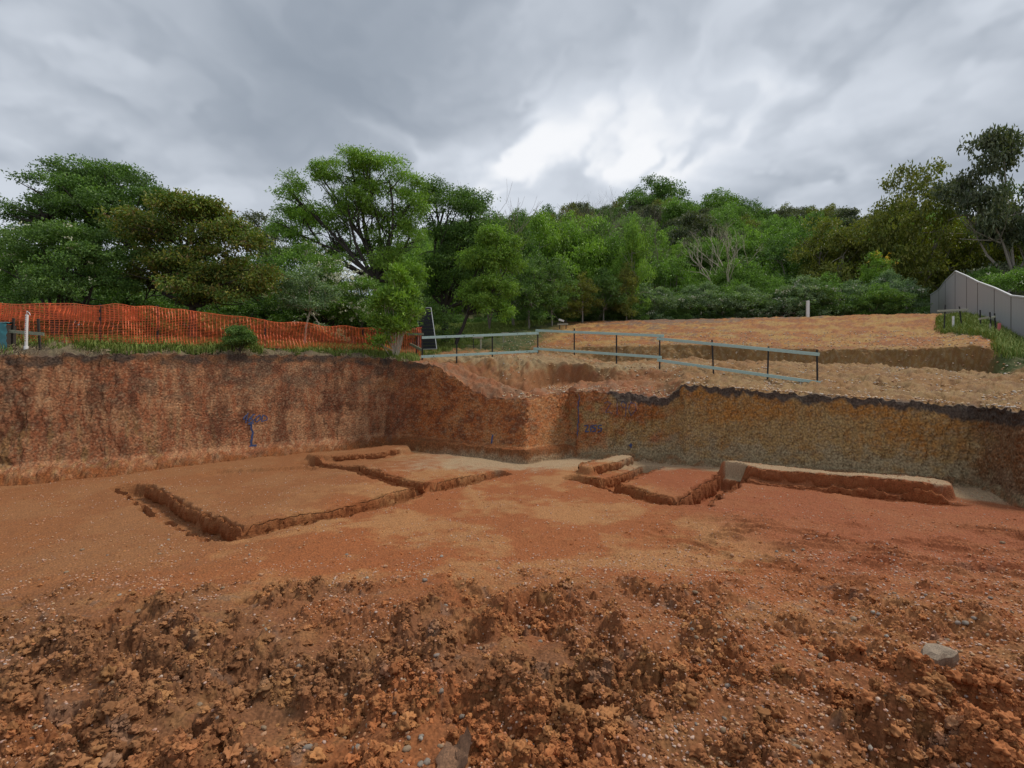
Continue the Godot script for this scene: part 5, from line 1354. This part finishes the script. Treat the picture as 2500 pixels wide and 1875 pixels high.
	rail_section("blue-green rail section running from the shade cloth panel", [[Vector3(-3.241, 3.764, -18.000), Vector3(1.064, 4.129, -20.000)], [Vector3(-3.270, 3.080, -18.000), Vector3(1.031, 3.409, -20.000)], [[Vector3(-3.238, 3.808, -18.066), Vector3(-3.238, 2.767, -18.066)], [Vector3(-2.056, 3.981, -18.613), Vector3(-2.056, 2.850, -18.613)], [Vector3(-0.755, 3.979, -19.216), Vector3(-0.755, 2.907, -19.216)], [Vector3(1.033, 4.175, -20.044), Vector3(1.033, 3.157, -20.044)]]])
	rail_section("blue-green rail section between the two other rail sections", [[Vector3(0.954, 4.251, -20.100), Vector3(5.176, 3.739, -17.050)], [Vector3(0.872, 3.523, -20.100), Vector3(5.093, 3.007, -17.050)], [[Vector3(2.380, 4.222, -19.135), Vector3(2.380, 3.057, -19.135)], [Vector3(3.782, 3.873, -18.126), Vector3(3.782, 2.685, -18.126)], [Vector3(5.073, 3.782, -17.197), Vector3(5.073, 2.598, -17.197)]]])
	rail_section("blue-green rail section stepping down the terrace to a free end", [[Vector3(4.910, 3.638, -16.950), Vector3(8.293, 2.897, -13.500)], [Vector3(4.924, 2.911, -16.950), Vector3(8.315, 2.128, -13.500)], [[Vector3(6.235, 3.479, -15.613), Vector3(6.305, 2.095, -15.613)], [Vector3(7.436, 3.193, -14.516), Vector3(7.389, 1.902, -14.516)], [Vector3(8.277, 3.040, -13.595), Vector3(8.299, 1.844, -13.595)]]])
	# ---- set-out hurdle, pipe and tarpaulin by the net
	var hu := thing("setout_hurdle", "weathered green board nailed to dark stakes before the orange net", "hurdle", Vector3(-11.879, 2.985, -12.250))
	var hb: Vector3 = hu.position
	beam(hu, "board", Vector3(-12.009, 3.357, -11.950) - hb, Vector3(-11.318, 3.303, -12.100) - hb, 0.03, 0.075, M.green_wood)
	stake(hu, "stake", Vector3(-11.501, 2.974, -12.200) - hb - Vector3(0, 0.1, 0), Vector3(-11.551, 3.692, -12.200) - hb, 0.05, M.bark)
	stake(hu, "stake", Vector3(-12.090, 2.947, -12.100) - hb - Vector3(0, 0.1, 0), Vector3(-12.050, 3.689, -12.100) - hb, 0.05, M.bark)
	var pipe := thing("standpipe", "white plastic pipe with faded red print standing in dry grass", "pipe", Vector3(-11.457, 2.916, -11.800))
	var tube := Shape.new()
	tube.tube([Vector3(0, -0.15, 0), Vector3(0.005, 0.4, 0), Vector3(0.02, 0.82, 0)], [0.03, 0.03, 0.03], 14)
	part(pipe, "pipe", tube.done(true), M.pvc)
	var collar := Shape.new()
	collar.tube([Vector3(0, -0.15, 0), Vector3(0, 0.075, 0)], [0.043, 0.043], 14)
	part(pipe, "collar", collar.done(true), M.pvc)
	var marks := Shape.new()
	for k in 13:
		var y := 0.2 + k * 0.047
		marks.bar(Vector3(-0.012 + 0.02 * y / 0.8, y, 0.0305), Vector3(0.014 + 0.02 * y / 0.8, y + rng.randf_range(-0.006, 0.006), 0.0305), 0.003, rng.randf_range(0.008, 0.02))
	part(pipe, "print", marks.done(), M.print)
	var ribbon := Shape.new()
	ribbon.tube([Vector3(0.02, 0.82, 0), Vector3(0.03, 0.9, 0.01), Vector3(0.09, 0.86, 0.02), Vector3(0.12, 0.8, 0.02)], [0.008, 0.01, 0.01, 0.006], 5)
	part(pipe, "tie", ribbon.done(true), M.pvc)
	var ta := thing("tarpaulin", "teal tarpaulin draped over a low stack beside the hurdle", "tarpaulin", Vector3(-12.465, 2.940, -11.900))
	var cover := Shape.new()
	for i in 25:
		for j in 21:
			var a := i / 24.0
			var b := j / 20.0
			var drop := smoothstep(0.35, 1.0, b)
			var px := lerpf(-0.75, 0.42 + 0.22 * drop, a)
			cover.put(Vector3(px + 0.02 * fbm.get_noise_2d(a * 4.0, b * 6.0), 0.63 - 0.68 * drop + 0.03 * fbm.get_noise_2d(a * 3.0, b * 9.0) * (1.0 - drop * 0.5), lerpf(-0.3, 0.0, minf(b / 0.35, 1.0)) + 0.16 * drop + 0.035 * fbm.get_noise_2d(a * 2.5 + 9.0, b * 14.0)))
	for i in 24:
		for j in 20:
			var q := i * 21 + j
			cover.idx.append_array(PackedInt32Array([q, q + 21, q + 22, q, q + 22, q + 1]))
	part(ta, "cover", cover.done(true), M.tarp)
	var stack := Shape.new()
	stack.bar(Vector3(-0.73, 0.28, -0.17), Vector3(0.38, 0.28, -0.17), 0.26, 0.6)
	part(ta, "stack", stack.done(), M.bark)
	# ---- shade cloth panel
	var pa := thing("shade_panel", "leaning steel-framed site panel covered in black shade cloth", "panel", Vector3(-3.556, 3.389, -21.200))
	var pb: Vector3 = pa.position
	var c0: Vector3 = Vector3(-4.047, 5.346, -21.500) - pb
	var c1: Vector3 = Vector3(-3.467, 5.366, -21.400) - pb
	var c2: Vector3 = Vector3(-3.162, 3.569, -21.000) - pb
	var c3: Vector3 = Vector3(-3.955, 3.566, -21.200) - pb
	for e in [[c0, c1], [c1, c2], [c2, c3], [c3, c0]]:
		var s := Shape.new()
		s.tube([e[0], e[1]], [0.02, 0.02], 8)
		part(pa, "frame_tube", s.done(true), M.steel)
	var sheet := Shape.new()
	var front := Vector3(0, 0, 0.012)
	for k in 12:
		var s0 := k / 12.0
		var s1 := (k + 0.93) / 12.0
		sheet.quad(c3.lerp(c0, s0) + front, c3.lerp(c0, s1) + front, c2.lerp(c1, s1) + front, c2.lerp(c1, s0) + front)
	part(pa, "cloth", sheet.done(), M.cloth)
	# ---- small set-out stakes and boards on the upper ground
	var small := thing("setout_hurdle", "small pale hurdle of one board and two stakes on grass behind the rails", "hurdle", Vector3(-1.600, 3.644, -23.000))
	var sb: Vector3 = small.position
	beam(small, "board", Vector3(-1.807, 4.236, -23.000) - sb, Vector3(-1.318, 4.236, -23.000) - sb, 0.03, 0.07, M.pale_wood)
	stake(small, "stake", Vector3(-1.434, 3.637, -23.050) - sb, Vector3(-1.434, 4.316, -23.050) - sb, 0.06, M.pale_wood)
	stake(small, "stake", Vector3(-1.773, 3.637, -23.050) - sb, Vector3(-1.773, 4.203, -23.050) - sb, 0.035, M.picket)
	var peg := thing("survey_peg", "single pale timber peg standing in the grass behind the rails", "peg", Vector3(-0.447, 4.274, -26.000))
	stake(peg, "stake", Vector3(0, -0.2, 0), Vector3(0, 0.517, 0), 0.06, M.pale_wood)
	stake(peg, "cap", Vector3(-0.1, 0.475, 0.05), Vector3(0.28, 0.475, 0.05), 0.06, M.pale_wood)
	var far := thing("setout_hurdle", "white-boarded hurdle at the far end of the grass strip", "hurdle", Vector3(3.020, 5.341, -30.000))
	var fb: Vector3 = far.position
	beam(far, "board", Vector3(2.725, 5.672, -30.000) - fb, Vector3(3.363, 5.697, -30.000) - fb, 0.03, 0.09, M.pale_wood)
	beam(far, "board", Vector3(2.799, 5.967, -30.000) - fb, Vector3(3.118, 5.868, -30.000) - fb, 0.03, 0.11, M.pvc)
	stake(far, "stake", Vector3(2.857, 5.339, -30.100) - fb, Vector3(2.857, 6.004, -30.100) - fb, 0.05, M.picket)
	stake(far, "stake", Vector3(3.251, 5.339, -30.100) - fb, Vector3(3.251, 5.980, -30.100) - fb, 0.05, M.picket)
	var plank := thing("short_board", "short grey board fixed level before the end of the orange net", "board", Vector3(-3.849, 3.115, -19.600))
	beam(plank, "board", Vector3(-4.138, 4.049, -19.600) - plank.position, Vector3(-3.464, 4.049, -19.600) - plank.position, 0.03, 0.09, M.green_wood)
	stake(plank, "stake", Vector3(0.1, -0.2, -0.05), Vector3(0.1, 0.85, -0.05), 0.04, M.picket)
	var fallen := thing("fallen_board", "grey board slanting down the grass at the end of the net", "board", Vector3(-3.692, 3.051, -19.200))
	beam(fallen, "board", Vector3(-3.933, 3.640, -19.300) - fallen.position, Vector3(-3.351, 3.362, -18.700) - fallen.position, 0.03, 0.1, M.green_wood)
	var white := thing("marker_post", "white square plastic post standing on the slope crest before dark shrubs", "post", Vector3(19.498, 6.536, -33.000))
	var wp := Shape.new()
	wp.bar(Vector3(0, -0.3, 0), Vector3(0.01, 1.059, 0), 0.16, 0.16, Vector3.BACK, 0.01)
	part(white, "post", wp.done(), M.pvc)
	# ---- hurdles by the steel fence
	var ha := thing("setout_hurdle", "hurdle of one long board on two black pickets before the steel fence", "hurdle", Vector3(19.849, 4.563, -22.500))
	var ab: Vector3 = ha.position
	beam(ha, "board", Vector3(19.045, 5.363, -22.400) - ab, Vector3(20.420, 5.427, -22.400) - ab, 0.03, 0.09, M.pale_wood)
	star_picket(ha, Vector3(19.407, 4.356, -22.500) - ab, Vector3(19.480, 5.663, -22.500) - ab, "picket")
	star_picket(ha, Vector3(20.254, 4.356, -22.500) - ab, Vector3(20.106, 5.589, -22.500) - ab, "picket")
	var ph := thing("standpipe", "short white plastic pipe standing in the grass between two pickets", "pipe", Vector3(19.742, 4.533, -22.400))
	var short := Shape.new()
	short.tube([Vector3(0, -0.2, 0), Vector3(0.01, 0.601, 0)], [0.042, 0.042], 12)
	part(ph, "pipe", short.done(true), M.pvc)
	var hc := thing("setout_hurdle", "corner hurdle of two short boards on three black pickets by the fence", "hurdle", Vector3(19.935, 4.328, -21.000))
	var cb: Vector3 = hc.position
	beam(hc, "board", Vector3(19.760, 4.850, -21.200) - cb, Vector3(19.898, 4.883, -20.800) - cb, 0.03, 0.08, M.pale_wood)
	beam(hc, "board", Vector3(19.734, 4.802, -20.700) - cb, Vector3(20.375, 4.940, -21.100) - cb, 0.03, 0.08, M.green_wood)
	star_picket(hc, Vector3(19.857, 4.104, -21.200) - cb, Vector3(19.829, 5.231, -21.200) - cb, "picket")
	star_picket(hc, Vector3(19.901, 3.959, -20.750) - cb, Vector3(19.808, 5.080, -20.750) - cb, "picket")
	star_picket(hc, Vector3(20.427, 3.991, -21.100) - cb, Vector3(20.340, 5.079, -21.100) - cb, "picket")
	stake(hc, "stake", Vector3(19.707, 3.980, -20.600) - cb, Vector3(19.673, 4.586, -20.600) - cb, 0.05, M.pale_wood)
	var pk := thing("survey_peg", "fluorescent pink topped peg standing in weeds by the steel fence", "peg", Vector3(20.044, 4.126, -20.600))
	stake(pk, "stake", Vector3(20.027, 4.013, -20.600) - pk.position, Vector3(20.061, 4.603, -20.600) - pk.position, 0.1, M.pink)
	print("all ", Time.get_ticks_msec())
